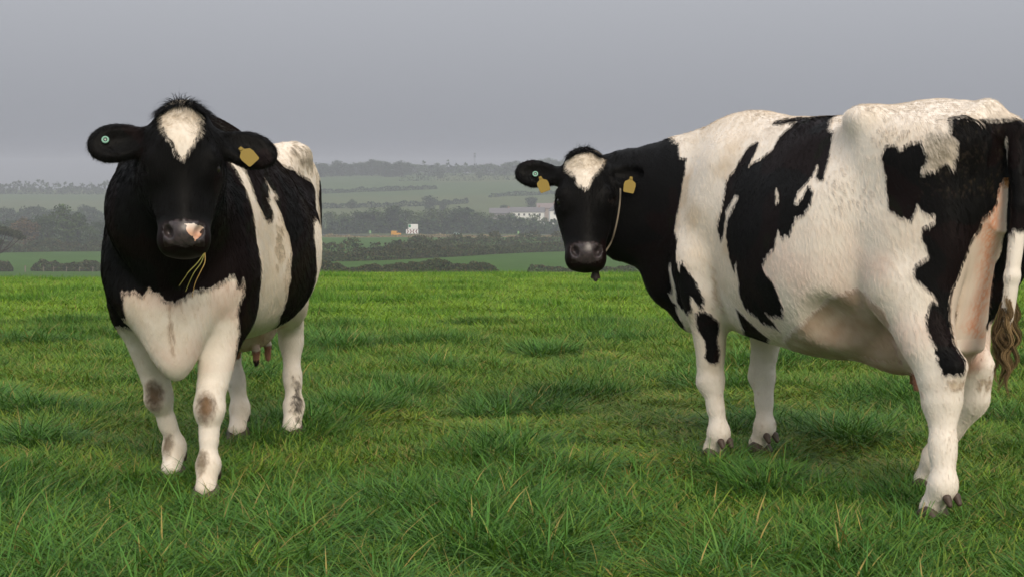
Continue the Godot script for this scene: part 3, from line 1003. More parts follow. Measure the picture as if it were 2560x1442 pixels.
func smooth_line(pts: Array, steps: int) -> PackedVector3Array:
	var out := PackedVector3Array()
	for i in pts.size() - 1:
		var a: Vector3 = pts[maxi(i - 1, 0)]
		var b: Vector3 = pts[i]
		var c: Vector3 = pts[i + 1]
		var d: Vector3 = pts[mini(i + 2, pts.size() - 1)]
		for k in steps:
			out.append(b.cubic_interpolate(c, a, d, float(k) / steps))
	out.append(pts[pts.size() - 1])
	return out


# many hairs in one mesh; each is [root, tip direction, length, bend, width, colour]
func hairs(list: Array, seg := 4) -> ArrayMesh:
	var vs := PackedVector3Array()
	var ns := PackedVector3Array()
	var cs := PackedColorArray()
	var ix := PackedInt32Array()
	for h in list:
		var p: Vector3 = h[0]
		var d: Vector3 = h[1]
		var ln: float = h[2]
		var bend: Vector3 = h[3]
		var w: float = h[4]
		var side := d.cross(Vector3(rng.randf_range(-1, 1), rng.randf_range(-1, 1), rng.randf_range(-1, 1))).normalized()
		var i0 := vs.size()
		for k in seg + 1:
			var t := float(k) / seg
			var ww := w * (1.0 - t * 0.85)
			var nn := d.cross(side).normalized()
			vs.append(p - side * ww)
			vs.append(p + side * ww)
			ns.append(nn); ns.append(nn)
			cs.append(h[5]); cs.append(h[5])
			d = (d + bend / seg).normalized()
			p += d * ln / seg
		for k in seg:
			var a := i0 + k * 2
			ix.append_array([a, a + 1, a + 2, a + 1, a + 3, a + 2])
	return arr_mesh(vs, ns, cs, ix)


func hoof_mesh() -> ArrayMesh:
	var b := Body.new()
	for s in [-1.0, 1.0]:
		b.cone(Vector3(-0.012, 0.048, 0.024 * s), 0.030, Vector3(0.052, 0.018, 0.020 * s), 0.019, 0.008)
		b.cone(Vector3(-0.03, 0.03, 0.026 * s), 0.026, Vector3(0.0, 0.03, 0.025 * s), 0.03, 0.01)
	var r := b.nets(0.006, Vector3(0.0, 0.04, 0.024))
	return arr_mesh(r[0], r[1], PackedColorArray(), r[2])


var hoof_shared: ArrayMesh
var claw_shared: ArrayMesh


func make_cow(o: Dictionary, label: String) -> Node3D:
	var root := Node3D.new()
	root.name = "cow"
	add_child(root, true)
	root.transform = o.at
	tag(root, label, "cow", "black and white dairy cows")
	o.head_inv = (o.head as Transform3D).affine_inverse()
	o.knees = [o.front[0][1], o.front[1][1]]
	o.fets = [o.front[0][2], o.front[1][2]]
	o.hocks = [o.hind[0][1], o.hind[1][1]]
	var b := cow_body(o)
	var r := b.nets(cell, Vector3(0, 1.2, 0))
	obj("body", painted(o, r), null, root)
	o.field = b
	# hooves and dewclaws
	if hoof_shared == null:
		hoof_shared = hoof_mesh()
		claw_shared = ArrayMesh.new()
		var cb := Body.new()
		cb.cone(Vector3(0, 0, 0), 0.016, Vector3(-0.014, -0.022, 0), 0.010, 0.01)
		var cr := cb.nets(0.004, Vector3(0, 0, 0))
		claw_shared = arr_mesh(cr[0], cr[1], PackedColorArray(), cr[2])
	var horn := mat(lin(0.075, 0.052, 0.040), 0.5, 0.4)
	for l in o.front + o.hind:
		var ho := obj("hoof", hoof_shared, horn, root)
		ho.position = l[3]
		for s in [-1.0, 1.0]:
			var dc := obj("dewclaw", claw_shared, horn, root)
			dc.position = l[2] + Vector3(-0.048, -0.028, 0.024 * s)
	# eyes
	var T: Transform3D = o.head
	var hs: float = o.head_scale
	var em := mat(lin(0.012, 0.009, 0.008), 0.08, 0.6)
	for s in [-1.0, 1.0]:
		var e := obj("eye", ball(0.0235), em, root)
		var lid := TorusMesh.new()
		lid.inner_radius = 0.0185
		lid.outer_radius = 0.027
		lid.rings = 24
		lid.ring_segments = 8
		var ld := obj("eyelid", lid, mat(lin(0.020, 0.014, 0.012), 0.4, 0.4), root)
		var ax := (T.basis * Vector3(0.0, 0.55, s)).normalized()
		var lx := (T.basis.x - ax * T.basis.x.dot(ax)).normalized()
		ld.transform = Transform3D(Basis(lx, ax, lx.cross(ax)).scaled_local(Vector3(0.72, 1.0, 1.1)), T * (Vector3(0.203, -0.032, 0.113 * s) * hs))
		e.position = T * (Vector3(0.203, -0.038, 0.106 * s) * hs)
	return root


# hair on the poll: o.head axes
func poll_hair(o: Dictionary, root: Node3D, count: int, reach: float) -> void:
	var list := []
	var T: Transform3D = o.head
	for i in count:
		var a := rng.randf_range(-1.0, 1.0)
		var bz := rng.randf_range(-1.0, 1.0)
		var loc := Vector3(-0.035 + 0.03 * a * a + 0.02 * bz, -0.045 + 0.05 * bz, 0.066 * a) * (o.head_scale as float)
		var d := Vector3(-0.62 + rng.randf_range(-0.3, 0.3), 0.45 + rng.randf_range(-0.5, 0.5), a * 0.9 + rng.randf_range(-0.4, 0.4)).normalized()
		var ln := reach * rng.randf_range(0.6, 1.15)
		var bend := Vector3(2.2, rng.randf_range(-0.4, 1.3), a * 1.0 + rng.randf_range(-0.9, 0.9))
		var g := rng.randf_range(0.7, 1.5)
		list.append([T * loc, T.basis * d, ln, T.basis * bend, rng.randf_range(0.0007, 0.0016), Color(0.006, 0.0055, 0.0055) * g])
	obj("poll_hair", hairs(list, 5), hair_mat, root)


# fringe of the ears, grown from the skin of the body
func ear_hair(o: Dictionary, root: Node3D, count: int) -> void:
	var sk: Array = o.skin
	var vs: PackedVector3Array = sk[0]
	var ns: PackedVector3Array = sk[1]
	var T: Transform3D = o.head
	var Ti: Transform3D = o.head_inv
	var ids := PackedInt32Array()
	for i in vs.size():
		var h := Ti * vs[i]
		if absf(h.z) > 0.125 and h.x > -0.05 and h.x < 0.25 and h.y > -0.2 and h.y < 0.1:
			ids.append(i)
	var list := []
	for k in count:
		var i := ids[rng.randi() % ids.size()]
		var h := Ti * vs[i]
		var out := T.basis * Vector3(rng.randf_range(-0.2, 0.5), 0.1, signf(h.z) * 1.0)
		var d := (ns[i] * 0.75 + out * 0.7 + Vector3(rng.randf_range(-1, 1), rng.randf_range(-1, 1), rng.randf_range(-1, 1)) * 0.35).normalized()
		list.append([vs[i] - ns[i] * 0.002, d, rng.randf_range(0.006, 0.020), Vector3(0, -0.9, 0), 0.0006, Color(0.006, 0.0055, 0.0055) * rng.randf_range(0.8, 1.8)])
	obj("ear_hair", hairs(list, 3), hair_mat, root)


func ear_tag(o: Dictionary, root: Node3D, at: Vector3, turn: float, label: String) -> void:
	var T: Transform3D = o.head
	var m := mat(lin(0.23, 0.155, 0.014), 0.5, 0.35)
	var out := PackedVector2Array([Vector2(-0.006, 0.0), Vector2(0.006, 0.0), Vector2(0.009, -0.016), Vector2(0.024, -0.026), Vector2(0.027, -0.040), Vector2(0.024, -0.072), Vector2(0.020, -0.076), Vector2(-0.020, -0.076), Vector2(-0.024, -0.072), Vector2(-0.027, -0.040), Vector2(-0.024, -0.026), Vector2(-0.009, -0.016)])
	var t := obj("ear_tag", slab(out, 0.0022), m, root)
	t.set_meta("label", label)
	var face := T.basis.y
	var up := Vector3.UP
	up = (up - face * up.dot(face)).normalized()
	up = up.rotated(face, turn)
	var bs := Basis(up.cross(face), up, face)
	t.transform = Transform3D(bs, T * (at * (o.head_scale as float)) + face * 0.006)
	var stud := CylinderMesh.new()
	stud.top_radius = 0.006
	stud.bottom_radius = 0.007
	stud.height = 0.006
	var s := obj("stud", stud, m, t)
	s.position = Vector3(0, -0.007, 0.002)
	s.rotation.x = PI / 2


func ear_button(o: Dictionary, root: Node3D, at: Vector3, label: String) -> void:
	var T: Transform3D = o.head
	var tr := TorusMesh.new()
	tr.inner_radius = 0.006
	tr.outer_radius = 0.0135
	tr.rings = 28
	tr.ring_segments = 10
	var t := obj("ear_button", tr, mat(lin(0.22, 0.42, 0.33), 0.4, 0.4), root)
	t.set_meta("label", label)
	var face := T.basis.y
	var z := face.cross(T.basis.x).normalized()
	t.transform = Transform3D(Basis(T.basis.x.cross(face).cross(face) * -1.0, face, z).orthonormalized(), T * (at * (o.head_scale as float)) + face * 0.006)
	var pin := CylinderMesh.new()
	pin.top_radius = 0.0035
	pin.bottom_radius = 0.0045
	pin.height = 0.007
	obj("pin", pin, mat(lin(0.35, 0.38, 0.36), 0.4, 0.4), t)


# the short hair of the coat, lying down and back over the skin
func coat_hair(o: Dictionary, root: Node3D, count: int) -> void:
	var list := []
	for i in 6:
		var a := rng.randf() * TAU
		var rr := 0.007 * sqrt(rng.randf())
		list.append([Vector3(cos(a) * rr, -0.001, sin(a) * rr), Vector3(0.85, rng.randf_range(0.25, 0.6), rng.randf_range(-0.35, 0.35)).normalized(), rng.randf_range(0.009, 0.016), Vector3(0.2, -0.35, 0), 0.0006, Color.WHITE * rng.randf_range(0.85, 1.1)])
	var mesh := hairs(list, 2)
	var sk: Array = o.skin
	var vs: PackedVector3Array = sk[0]
	var ns: PackedVector3Array = sk[1]
	var cs: PackedColorArray = sk[2]
	var Ti: Transform3D = o.head_inv
	var plain: int = o.plain
	var xf: Array[Transform3D] = []
	var cl := PackedColorArray()
	for k in count:
		var i := rng.randi() % plain
		var p := vs[i]
		var n := ns[i]
		var h := Ti * p
		if h.x > 0.36 and h.x < 0.65 and absf(h.z) < 0.15 and h.y > -0.2:
			continue
		# bare skin under the tail
		if o.who == 1 and p.x < -0.72 and p.z > -0.2 and p.z < 0.1 and p.y > 0.6 and p.y < 1.26 and n.x < -0.25 and cs[i].g > 0.1:
			continue
		var flow := Vector3(-0.55, -0.9, 0)
		if h.x > -0.1 and h.x < 0.6 and absf(h.z) < 0.16 and h.y > -0.3:
			flow = (o.head as Transform3D).basis.x
			if h.x < 0.10:
				flow = (o.head as Transform3D).basis * Vector3(0.4, 0.0, signf(h.z) * 0.5 + rng.randf_range(-1, 1))
		flow += Vector3(noise_a.get_noise_3dv(p * 0.5), 0, noise_a.get_noise_3dv(p * 0.5 + Vector3(9, 0, 0))) * 0.5
		flow = (flow - n * flow.dot(n))
		if flow.length() < 0.05:
			flow = n.cross(Vector3(0.3, 0.1, 1.0))
		flow = flow.normalized()
		var s := rng.randf_range(0.75, 1.3) * (1.0 if p.y > 0.6 else 0.7)
		if p.y > 1.40 and n.y > 0.4 and absf(p.x) < 1.0:
			s *= 1.35
		xf.append(Transform3D(Basis(flow * s, n * s, flow.cross(n) * s), p))
		cl.append(cs[i] * rng.randf_range(0.94, 1.14))
	var mm := MultiMesh.new()
	mm.transform_format = MultiMesh.TRANSFORM_3D
	mm.use_colors = true
	mm.mesh = mesh
	mm.instance_count = xf.size()
	for i in xf.size():
		mm.set_instance_transform(i, xf[i])
		mm.set_instance_color(i, cl[i])
	var m := MultiMeshInstance3D.new()
	m.name = "coat_hair"
	m.multimesh = mm
	m.material_override = hair_mat
	m.set_meta("kind", "stuff")
	root.add_child(m, true)


# long wavy hair at the end of the tail, in twisted locks
func tail_switch(o: Dictionary, root: Node3D, locks: int) -> void:
	var tl: Array = o.tail
	var a: Vector3 = tl[tl.size() - 1][0]
	var b: Vector3 = tl[tl.size() - 2][0]
	var down := (a - b).normalized().lerp(Vector3.DOWN, 0.6).normalized()
	var vs := PackedVector3Array()
	var ns := PackedVector3Array()
	var cs := PackedColorArray()
	var ix := PackedInt32Array()
	var seg := 12
	for k in locks:
		var ang := TAU * k / locks + rng.randf()
		var out := Vector3(cos(ang), 0, sin(ang))
		var start := a - down * rng.randf_range(0.0, 0.14) + out * 0.012
		var ln := rng.randf_range(0.17, 0.27)
		var ph := rng.randf() * TAU
		var amp := rng.randf_range(0.008, 0.016)
		var tone := Color(0.055, 0.034, 0.018).lerp(Color(0.30, 0.205, 0.105), rng.randf())
		for h in 46:
			var off := Vector3(rng.randf_range(-1, 1), 0, rng.randf_range(-1, 1)) * 0.011
			var side := Vector3(rng.randf_range(-1, 1), 0.2, rng.randf_range(-1, 1)).normalized()
			var c := tone * rng.randf_range(0.6, 1.25)
			var stop := rng.randf_range(0.75, 1.0)
			var i0 := vs.size()
			for q in seg + 1:
				var t := float(q) / seg * stop
				var belly := sin(clampf(t * 1.15, 0.0, 1.0) * PI) * 0.024
				var p := start + down * ln * t + out * belly + Vector3(sin(t * 11.0 + ph), 0, cos(t * 11.0 + ph)) * amp * minf(t * 2.0, 1.0) + off * (1.1 - 0.75 * t)
				var w := 0.0011 * (1.0 - 0.7 * t)
				vs.append(p - side * w); vs.append(p + side * w)
				var nn := down.cross(side).normalized()
				ns.append(nn); ns.append(nn)
				cs.append(c); cs.append(c)
			for q in seg:
				var e := i0 + q * 2
				ix.append_array([e, e + 1, e + 2, e + 1, e + 3, e + 2])
	obj("tail_switch", arr_mesh(vs, ns, cs, ix), hair_mat, root)


func collar_and_bell(o: Dictionary, root: Node3D) -> void:
	var T: Transform3D = o.head
	var hs: float = o.head_scale
	var loc := [Vector3(0.06, -0.17, -0.15), Vector3(0.10, -0.085, -0.160), Vector3(0.156, -0.038, -0.160), Vector3(0.212, -0.052, -0.157), Vector3(0.272, -0.077, -0.149), Vector3(0.328, -0.115, -0.137), Vector3(0.372, -0.170, -0.122), Vector3(0.44, -0.205, -0.075), Vector3(0.485, -0.18, -0.05), Vector3(0.500, -0.13, -0.048)]
	var pts := []
	for l in loc:
		pts.append(T * (l * hs))
	var line := smooth_line(pts, 4)
	var rad := PackedFloat32Array()
	rad.resize(line.size())
	rad.fill(0.0042)
	var col := obj("collar", tube(line, rad, 7), mat(lin(0.30, 0.25, 0.19), 0.8), root)
	col.set_meta("label", "thin pale cord hanging round the jaw")
	var end := line[line.size() - 1]
	var prof := [[0.004, 0.012], [0.0, 0.012], [-0.004, 0.016], [-0.018, 0.019], [-0.032, 0.023], [-0.038, 0.021], [-0.040, 0.011], [-0.046, 0.010], [-0.053, 0.004]]
	var bp := PackedVector3Array()
	var br := PackedFloat32Array()
	for q in prof:
		bp.append(Vector3(0, q[0], 0))
		br.append(q[1])
	var bell := obj("bell", tube(bp, br, 16), mat(lin(0.035, 0.026, 0.022), 0.45, 0.5), root)
	bell.position = end + Vector3(0, -0.004, 0)
	bell.set_meta("label", "small dark bell under the chin")


# ---------------------------------------------------------------- the land
var land_noise := FastNoiseLite.new()

# heights of the ground by distance, right and middle of the view / left of it
const RISE := [[-60.0, 0.3], [0.0, 0.0], [9.0, 0.0], [15.0, -0.06], [20.0, -0.20], [25.0, -0.425], [29.0, -0.664], [34.0, -1.10], [42.0, -2.2], [60.0, -4.9], [120.0, -11.2], [200.0, -15.6], [260.0, -16.2], [330.0, -18.4], [420.0, -21.3], [520.0, -23.9], [640.0, -26.6], [760.0, -30.4], [800.0, -31.6], [830.0, -31.9], [900.0, -32.6], [1000.0, -31.5], [1150.0, -24.5], [1350.0, -14.5], [1500.0, -7.6], [1620.0, -3.4], [1750.0, 0.0], [1900.0, -1.0], [2400.0, -20.0], [4200.0, -60.0]]
const RISE_LEFT := [[-60.0, 0.3], [0.0, 0.0], [9.0, 0.0], [15.0, -0.07], [20.0, -0.23], [25.0, -0.49], [29.0, -0.78], [34.0, -1.3], [42.0, -2.5], [60.0, -5.1], [120.0, -11.0], [200.0, -12.9], [260.0, -16.6], [330.0, -20.4], [390.0, -23.6], [500.0, -26.6], [600.0, -28.6], [760.0, -31.4], [800.0, -31.6], [830.0, -31.9], [900.0, -33.0], [1000.0, -33.5], [1150.0, -34.0], [1350.0, -29.0], [1500.0, -25.0], [1620.0, -22.5], [1750.0, -20.5], [1900.0, -21.0], [2400.0, -30.0], [4200.0, -60.0]]


func curve_at(t: Array, d: float) -> float:
	var n := t.size()
	if d <= t[0][0]:
		return t[0][1]
	for i in n - 1:
		if d < t[i + 1][0]:
			var a: Array = t[maxi(i - 1, 0)]
			var b: Array = t[i]
			var c: Array = t[i + 1]
			var e: Array = t[mini(i + 2, n - 1)]
			return cubic_interpolate_in_time(b[1], c[1], a[1], e[1], (d - b[0]) / (c[0] - b[0]), c[0] - b[0], a[0] - b[0] if i > 0 else -1.0, e[0] - b[0] if i < n - 2 else c[0] - b[0] + 1.0)
	return t[n - 1][1]


func land_height(x: float, d: float) -> float:
	var u := x / maxf(d, 12.0)
	var k := smoothstep(-0.13, -0.24, u)
	var h := lerpf(curve_at(RISE, d), curve_at(RISE_LEFT, d), k)
	if d < 60.0:
		h += 0.035 * land_noise.get_noise_2d(x, d) * smoothstep(60.0, 30.0, d)
	else:
		h += 0.9 * land_noise.get_noise_2d(x * 0.012, d * 0.012) * smoothstep(250.0, 900.0, d)
	return h


# a point on the land seen at picture column px (of 2560) at distance d
func on_land(px: float, d: float) -> Vector3:
	var x := (px - 1280.0) / 3900.0 * d
	return Vector3(x, land_height(x, d), -d)


func field_color(x: float, d: float) -> Color:
	var u := x / maxf(d, 12.0)
	var px := 1280.0 + 3900.0 * u
	var nz := land_noise.get_noise_2d(x * 0.05, d * 0.05)
	var fine := land_noise.get_noise_2d(x * 1.3, d * 1.3)
	var c := Color(0.045, 0.075, 0.018)
	if d > 45.0:
		c = Color(0.062, 0.125, 0.028)
	if d > 740.0:
		c = Color(0.20, 0.155, 0.08)          # dry verge along the road
	if d > 785.0:
		c = Color(0.10, 0.12, 0.05)
	if d > 850.0:
		c = Color(0.085, 0.125, 0.055)
		if sin(u * 9.0 + floor((d - 850.0) / 210.0) * 2.4) > 0.45:
			c = Color(0.105, 0.13, 0.06)
	if px < 560.0 and d > 600.0 and d < 850.0:
		c = Color(0.06, 0.095, 0.035)
	return c * (1.0 + 0.12 * nz + 0.10 * fine)


func make_land() -> void:
	land_noise.seed = 11
	land_noise.frequency = 0.9
	land_noise.fractal_octaves = 3
	var rows := PackedFloat32Array()
	var d := -40.0
	while d < 3.0:
		rows.append(d)
		d += 4.0
	d = 3.0
	while d < 2500.0:
		rows.append(d)
		d *= 1.022 if d < 60.0 else 1.025
	var cols := 220
	var vs := PackedVector3Array()
	var ns := PackedVector3Array()
	var cs := PackedColorArray()
	var ix := PackedInt32Array()
	for r in rows.size():
		var dd := rows[r]
		var half := 1.25 * maxf(dd, 16.0)
		for k in cols + 1:
			var s := 2.0 * k / cols - 1.0
			var x := half * (0.45 * s + 0.55 * s * s * s)
			vs.append(Vector3(x, land_height(x, dd), -dd))
			cs.append(field_color(x, dd))
			var e := maxf(absf(dd) * 0.01, 0.05)
			var nx := land_height(x - e, dd) - land_height(x + e, dd)
			var nz := land_height(x, dd + e) - land_height(x, dd - e)
			ns.append(Vector3(nx, 2.0 * e, nz).normalized())
	var w := cols + 1
	for r in rows.size() - 1:
		for k in cols:
			var a := r * w + k
			ix.append_array([a, a + w, a + 1, a + 1, a + w, a + w + 1])
	var m := vmat(0.95, 0.1)
	var nzt := FastNoiseLite.new()
	nzt.seed = 4
	nzt.frequency = 0.05
	nzt.fractal_octaves = 4
	var im := nzt.get_seamless_image(512, 512)
	im.convert(Image.FORMAT_RGBA8)
	for yy in 512:
		for xx in 512:
			var v := im.get_pixel(xx, yy).r
			var g := 0.72 + 0.5 * v
			im.set_pixel(xx, yy, Color(minf(g * 1.0, 1.0), minf(g * 1.0, 1.0), minf(g * 0.96, 1.0)))
	m.albedo_texture = ImageTexture.create_from_image(im)
	m.uv1_triplanar = true
	m.uv1_world_triplanar = true
	m.uv1_scale = Vector3(0.35, 0.35, 0.35)
	var o := obj("ground", arr_mesh(vs, ns, cs, ix), m, self)
	tag(o, "green pasture falling away to a valley of fields and hills", "ground", "", "structure")


# ---------------------------------------------------------------- grass
func blade(vs: PackedVector3Array, ns: PackedVector3Array, cs: PackedColorArray, ix: PackedInt32Array, root: Vector3, dir: Vector2, height: float, lean: float, droop: float, width: float, col: Color, seg := 4) -> void:
	var p := root
	var d := Vector3(dir.x * lean, 1.0, dir.y * lean).normalized()
	var turn := rng.randf_range(-1.2, 1.2)
	var side := Vector3(-dir.y, 0, dir.x).rotated(Vector3.UP, turn).normalized()
	if (Vector3(dir.x, 0.2, dir.y).cross(side)).y < 0.0:
		side = -side
	var i0 := vs.size()
	for k in seg + 1:
		var t := float(k) / seg
		var w := width * (1.0 - t * t * 0.92)
		var nn := d.cross(side).normalized()
		vs.append(p - side * w)
		vs.append(p + side * w)
		ns.append(nn); ns.append(nn)
		cs.append(col); cs.append(col)
		d = (d + Vector3(dir.x, -0.55, dir.y) * droop / seg).normalized()
		p += d * height / seg
	for k in seg:
		var a := i0 + k * 2
		ix.append(a); ix.append(a + 1); ix.append(a + 2)
		ix.append(a + 1); ix.append(a + 3); ix.append(a + 2)


func tuft(count: int, radius: float, h0: float, h1: float, lean: float, droop: float, width: float, cols: Array, dry := 0.0, comb := Vector2.ZERO) -> ArrayMesh:
	var vs := PackedVector3Array()
	var ns := PackedVector3Array()
	var cs := PackedColorArray()
	var ix := PackedInt32Array()
	for i in count:
		var a := rng.randf() * TAU
		var rr := radius * sqrt(rng.randf())
		var root := Vector3(cos(a) * rr, -0.012, sin(a) * rr)
		var out := (Vector2(cos(a), sin(a)) * (rr / radius) + Vector2(rng.randf_range(-1, 1), rng.randf_range(-1, 1)) * 0.8 + comb).normalized()
		var c: Color = cols[rng.randi() % cols.size()]
		c = c * rng.randf_range(0.75, 1.25)
		if rng.randf() < dry:
			c = Color(0.27, 0.225, 0.07) * rng.randf_range(0.6, 1.2)
		blade(vs, ns, cs, ix, root, out, rng.randf_range(h0, h1), lean * rng.randf_range(0.2, 1.3), droop * rng.randf_range(0.3, 1.4), width * rng.randf_range(0.7, 1.25), c)
	return arr_mesh(vs, ns, cs, ix)


func scatter(called: String, label: String, mesh: Mesh, m: Material, xf: Array, tint: PackedColorArray) -> void:
	var mm := MultiMesh.new()
	mm.transform_format = MultiMesh.TRANSFORM_3D
	mm.use_colors = true
	mm.mesh = mesh
	mm.instance_count = xf.size()
	for i in xf.size():
		mm.set_instance_transform(i, xf[i])
		mm.set_instance_color(i, tint[i])
	var o := MultiMeshInstance3D.new()
	o.name = called
	o.multimesh = mm
	o.material_override = m
	add_child(o, true)
	tag(o, label, "grass", "", "stuff")


var foot_spots: Array = []


func make_grass() -> void:
	var gm := vmat(0.55, 0.35)
	gm.cull_mode = BaseMaterial3D.CULL_DISABLED
	gm.backlight_enabled = true
	gm.backlight = Color(0.45, 0.45, 0.25)
	var greens := [Color(0.070, 0.170, 0.020), Color(0.105, 0.215, 0.024), Color(0.048, 0.130, 0.018), Color(0.155, 0.245, 0.030)]
	var lush := [Color(0.040, 0.125, 0.022), Color(0.060, 0.165, 0.026), Color(0.090, 0.20, 0.030)]
	var bright := [Color(0.150, 0.270, 0.018), Color(0.190, 0.310, 0.022), Color(0.105, 0.215, 0.020)]
	var straw := [Color(0.33, 0.24, 0.09), Color(0.24, 0.15, 0.05), Color(0.40, 0.31, 0.13)]
	var short := []
	for i in 5:
		short.append(tuft(30, 0.075, 0.045, 0.12, 0.8, 1.1, 0.0026, greens, 0.05))
	var long := []
	for i in 4:
		var a := i * 1.7
		long.append(tuft(64, 0.10, 0.13, 0.27, 0.5, 1.9, 0.0032, lush, 0.012, Vector2(cos(a), sin(a)) * 0.5))
	var far := []
	for i in 3:
		far.append(tuft(40, 0.15, 0.05, 0.12, 0.8, 0.9, 0.0034, bright, 0.04))
	var dry := tuft(26, 0.09, 0.03, 0.09, 1.6, 1.3, 0.0016, straw, 0.0)
	var clump := FastNoiseLite.new()
	clump.seed = 77
	clump.frequency = 0.75
	clump.fractal_octaves = 3
	var patch := FastNoiseLite.new()
	patch.seed = 31
	patch.frequency = 0.35
	patch.fractal_octaves = 2
	var lists := {}
	for key in ["s0", "s1", "s2", "s3", "s4", "l0", "l1", "l2", "l3", "f0", "f1", "f2", "d"]:
		lists[key] = [[], PackedColorArray()]
	var put := func(key: String, x: float, d: float, sc: float, tall: float, tint: Color) -> void:
		var b := Basis(Vector3.UP, rng.randf() * TAU).scaled(Vector3(sc, sc * tall, sc))
		lists[key][0].append(Transform3D(b, Vector3(x, land_height(x, d), -d)))
		lists[key][1].append(tint)
	# near and middle: 3.4 to 13 m
	var n_short := 68000
	for i in n_short:
		var d := sqrt(rng.randf_range(3.4 * 3.4, 13.5 * 13.5))
		var x := rng.randf_range(-1.0, 1.0) * (0.41 * d + 1.9)
		var c := clump.get_noise_2d(x, d)
		var p := patch.get_noise_2d(x, d)
		var worn := smoothstep(0.08, 0.32, p)
		var tint := Color(1.08, 1.05, 1).lerp(Color(1.5, 1.20, 0.85), clampf(worn * 0.9 + rng.randf_range(-0.1, 0.3), 0.0, 1.0))
		tint = tint.lerp(Color(0.66, 0.84, 0.86), smoothstep(0.0, 0.35, c)).lerp(Color(1.28, 1.18, 0.95), smoothstep(0.0, -0.4, c) * 0.7)
		put.call("s%d" % (rng.randi() % 5), x, d, rng.randf_range(0.8, 1.35), lerpf(1.0, 0.6, worn) * (0.85 + 1.1 * maxf(c, 0.0)), tint)
	# long tufts, in clumps
	for i in 28000:
		var d := sqrt(rng.randf_range(3.6 * 3.6, 12.0 * 12.0))
		var x := rng.randf_range(-1.0, 1.0) * (0.41 * d + 1.9)
		var c := clump.get_noise_2d(x, d)
		var want := smoothstep(0.10, 0.42, c)
		# rank grass in front of and under the left cow
		want = maxf(want, 0.85 * smoothstep(1.5, 0.4, Vector2((x + 0.85) / 1.25, (d - 5.2) / 1.0).length()))
		want = maxf(want, 0.75 * smoothstep(6.4, 5.0, d) * smoothstep(-0.25, 0.15, c + 0.05))
		want = maxf(want, 0.7 * smoothstep(1.4, 0.5, Vector2((x - 0.15) / 0.6, (d - 6.0) / 0.7).length()))
		if rng.randf() > want * 0.42:
			continue
		var sc := rng.randf_range(0.65, 1.15) * (0.6 + 0.4 * want)
		put.call("l%d" % (rng.randi() % 4), x, d, sc, rng.randf_range(0.7, 1.0), Color(1, 1, 1).lerp(Color(1.3, 1.15, 1.0), rng.randf() * 0.6))
	# a fringe that hides the hooves
	for f in foot_spots:
		for i in 9:
			var a2 := rng.randf() * TAU
			put.call("l%d" % (rng.randi() % 4), f.x + 0.05 * f.x / f.z + cos(a2) * 0.13, -f.z - 0.05 + sin(a2) * 0.13, rng.randf_range(0.5, 0.75), 1.0, Color(1.05, 1.03, 1.0))
		for i in 30:
			var a := rng.randf() * TAU
			var rr := rng.randf_range(0.05, 0.17)
			put.call("s%d" % (rng.randi() % 5), f.x + cos(a) * rr, -f.z + sin(a) * rr, rng.randf_range(0.7, 1.1), 1.0, Color(0.9, 0.97, 1.0))
	# dry stalks
	for i in 2600:
		var d := sqrt(rng.randf_range(3.6 * 3.6, 14.0 * 14.0))
		var x := rng.randf_range(-1.0, 1.0) * (0.41 * d + 1.9)
		if patch.get_noise_2d(x, d) < 0.16 and rng.randf() > 0.10:
			continue
		put.call("d", x, d, rng.randf_range(0.6, 1.2), 1.0, Color(1, 1, 1) * rng.randf_range(0.7, 1.1))
	# farther on to the crest
	for i in 56000:
		var d := sqrt(rng.randf_range(12.0 * 12.0, 36.0 * 36.0))
		var x := rng.randf_range(-1.0, 1.0) * (0.40 * d + 2.0)
		var c := clump.get_noise_2d(x * 0.7, d * 0.7)
		var tint := Color(1.05, 1.03, 1).lerp(Color(0.60, 0.78, 0.8), smoothstep(-0.1, 0.45, c))
		put.call("f%d" % (rng.randi() % 3), x, d, rng.randf_range(0.8, 1.3), 0.85 + 1.3 * maxf(c, 0.0), tint)
	for i in 5:
		scatter("short_grass", "short green grass covering the near pasture", short[i], gm, lists["s%d" % i][0], lists["s%d" % i][1])
	for i in 4:
		scatter("long_grass", "long dark green grass growing in rank tufts", long[i], gm, lists["l%d" % i][0], lists["l%d" % i][1])
	for i in 3:
		scatter("far_grass", "bright yellow green grass toward the crest of the pasture", far[i], gm, lists["f%d" % i][0], lists["f%d" % i][1])
	scatter("dry_grass", "dry straw coloured grass lying in worn patches", dry, gm, lists["d"][0], lists["d"][1])


# ---------------------------------------------------------------- trees, hedges and the road beyond
const ORD := ["first", "second", "third", "fourth", "fifth", "sixth", "seventh", "eighth", "ninth", "tenth", "eleventh", "twelfth", "thirteenth", "fourteenth", "fifteenth", "sixteenth", "seventeenth", "eighteenth", "nineteenth", "twentieth", "twenty-first", "twenty-second", "twenty-third", "twenty-fourth", "twenty-fifth", "twenty-sixth", "twenty-seventh", "twenty-eighth", "twenty-ninth", "thirtieth", "thirty-first", "thirty-second", "thirty-third", "thirty-fourth", "thirty-fifth", "thirty-sixth"]
var leaf_mat: StandardMaterial3D
var bark: StandardMaterial3D


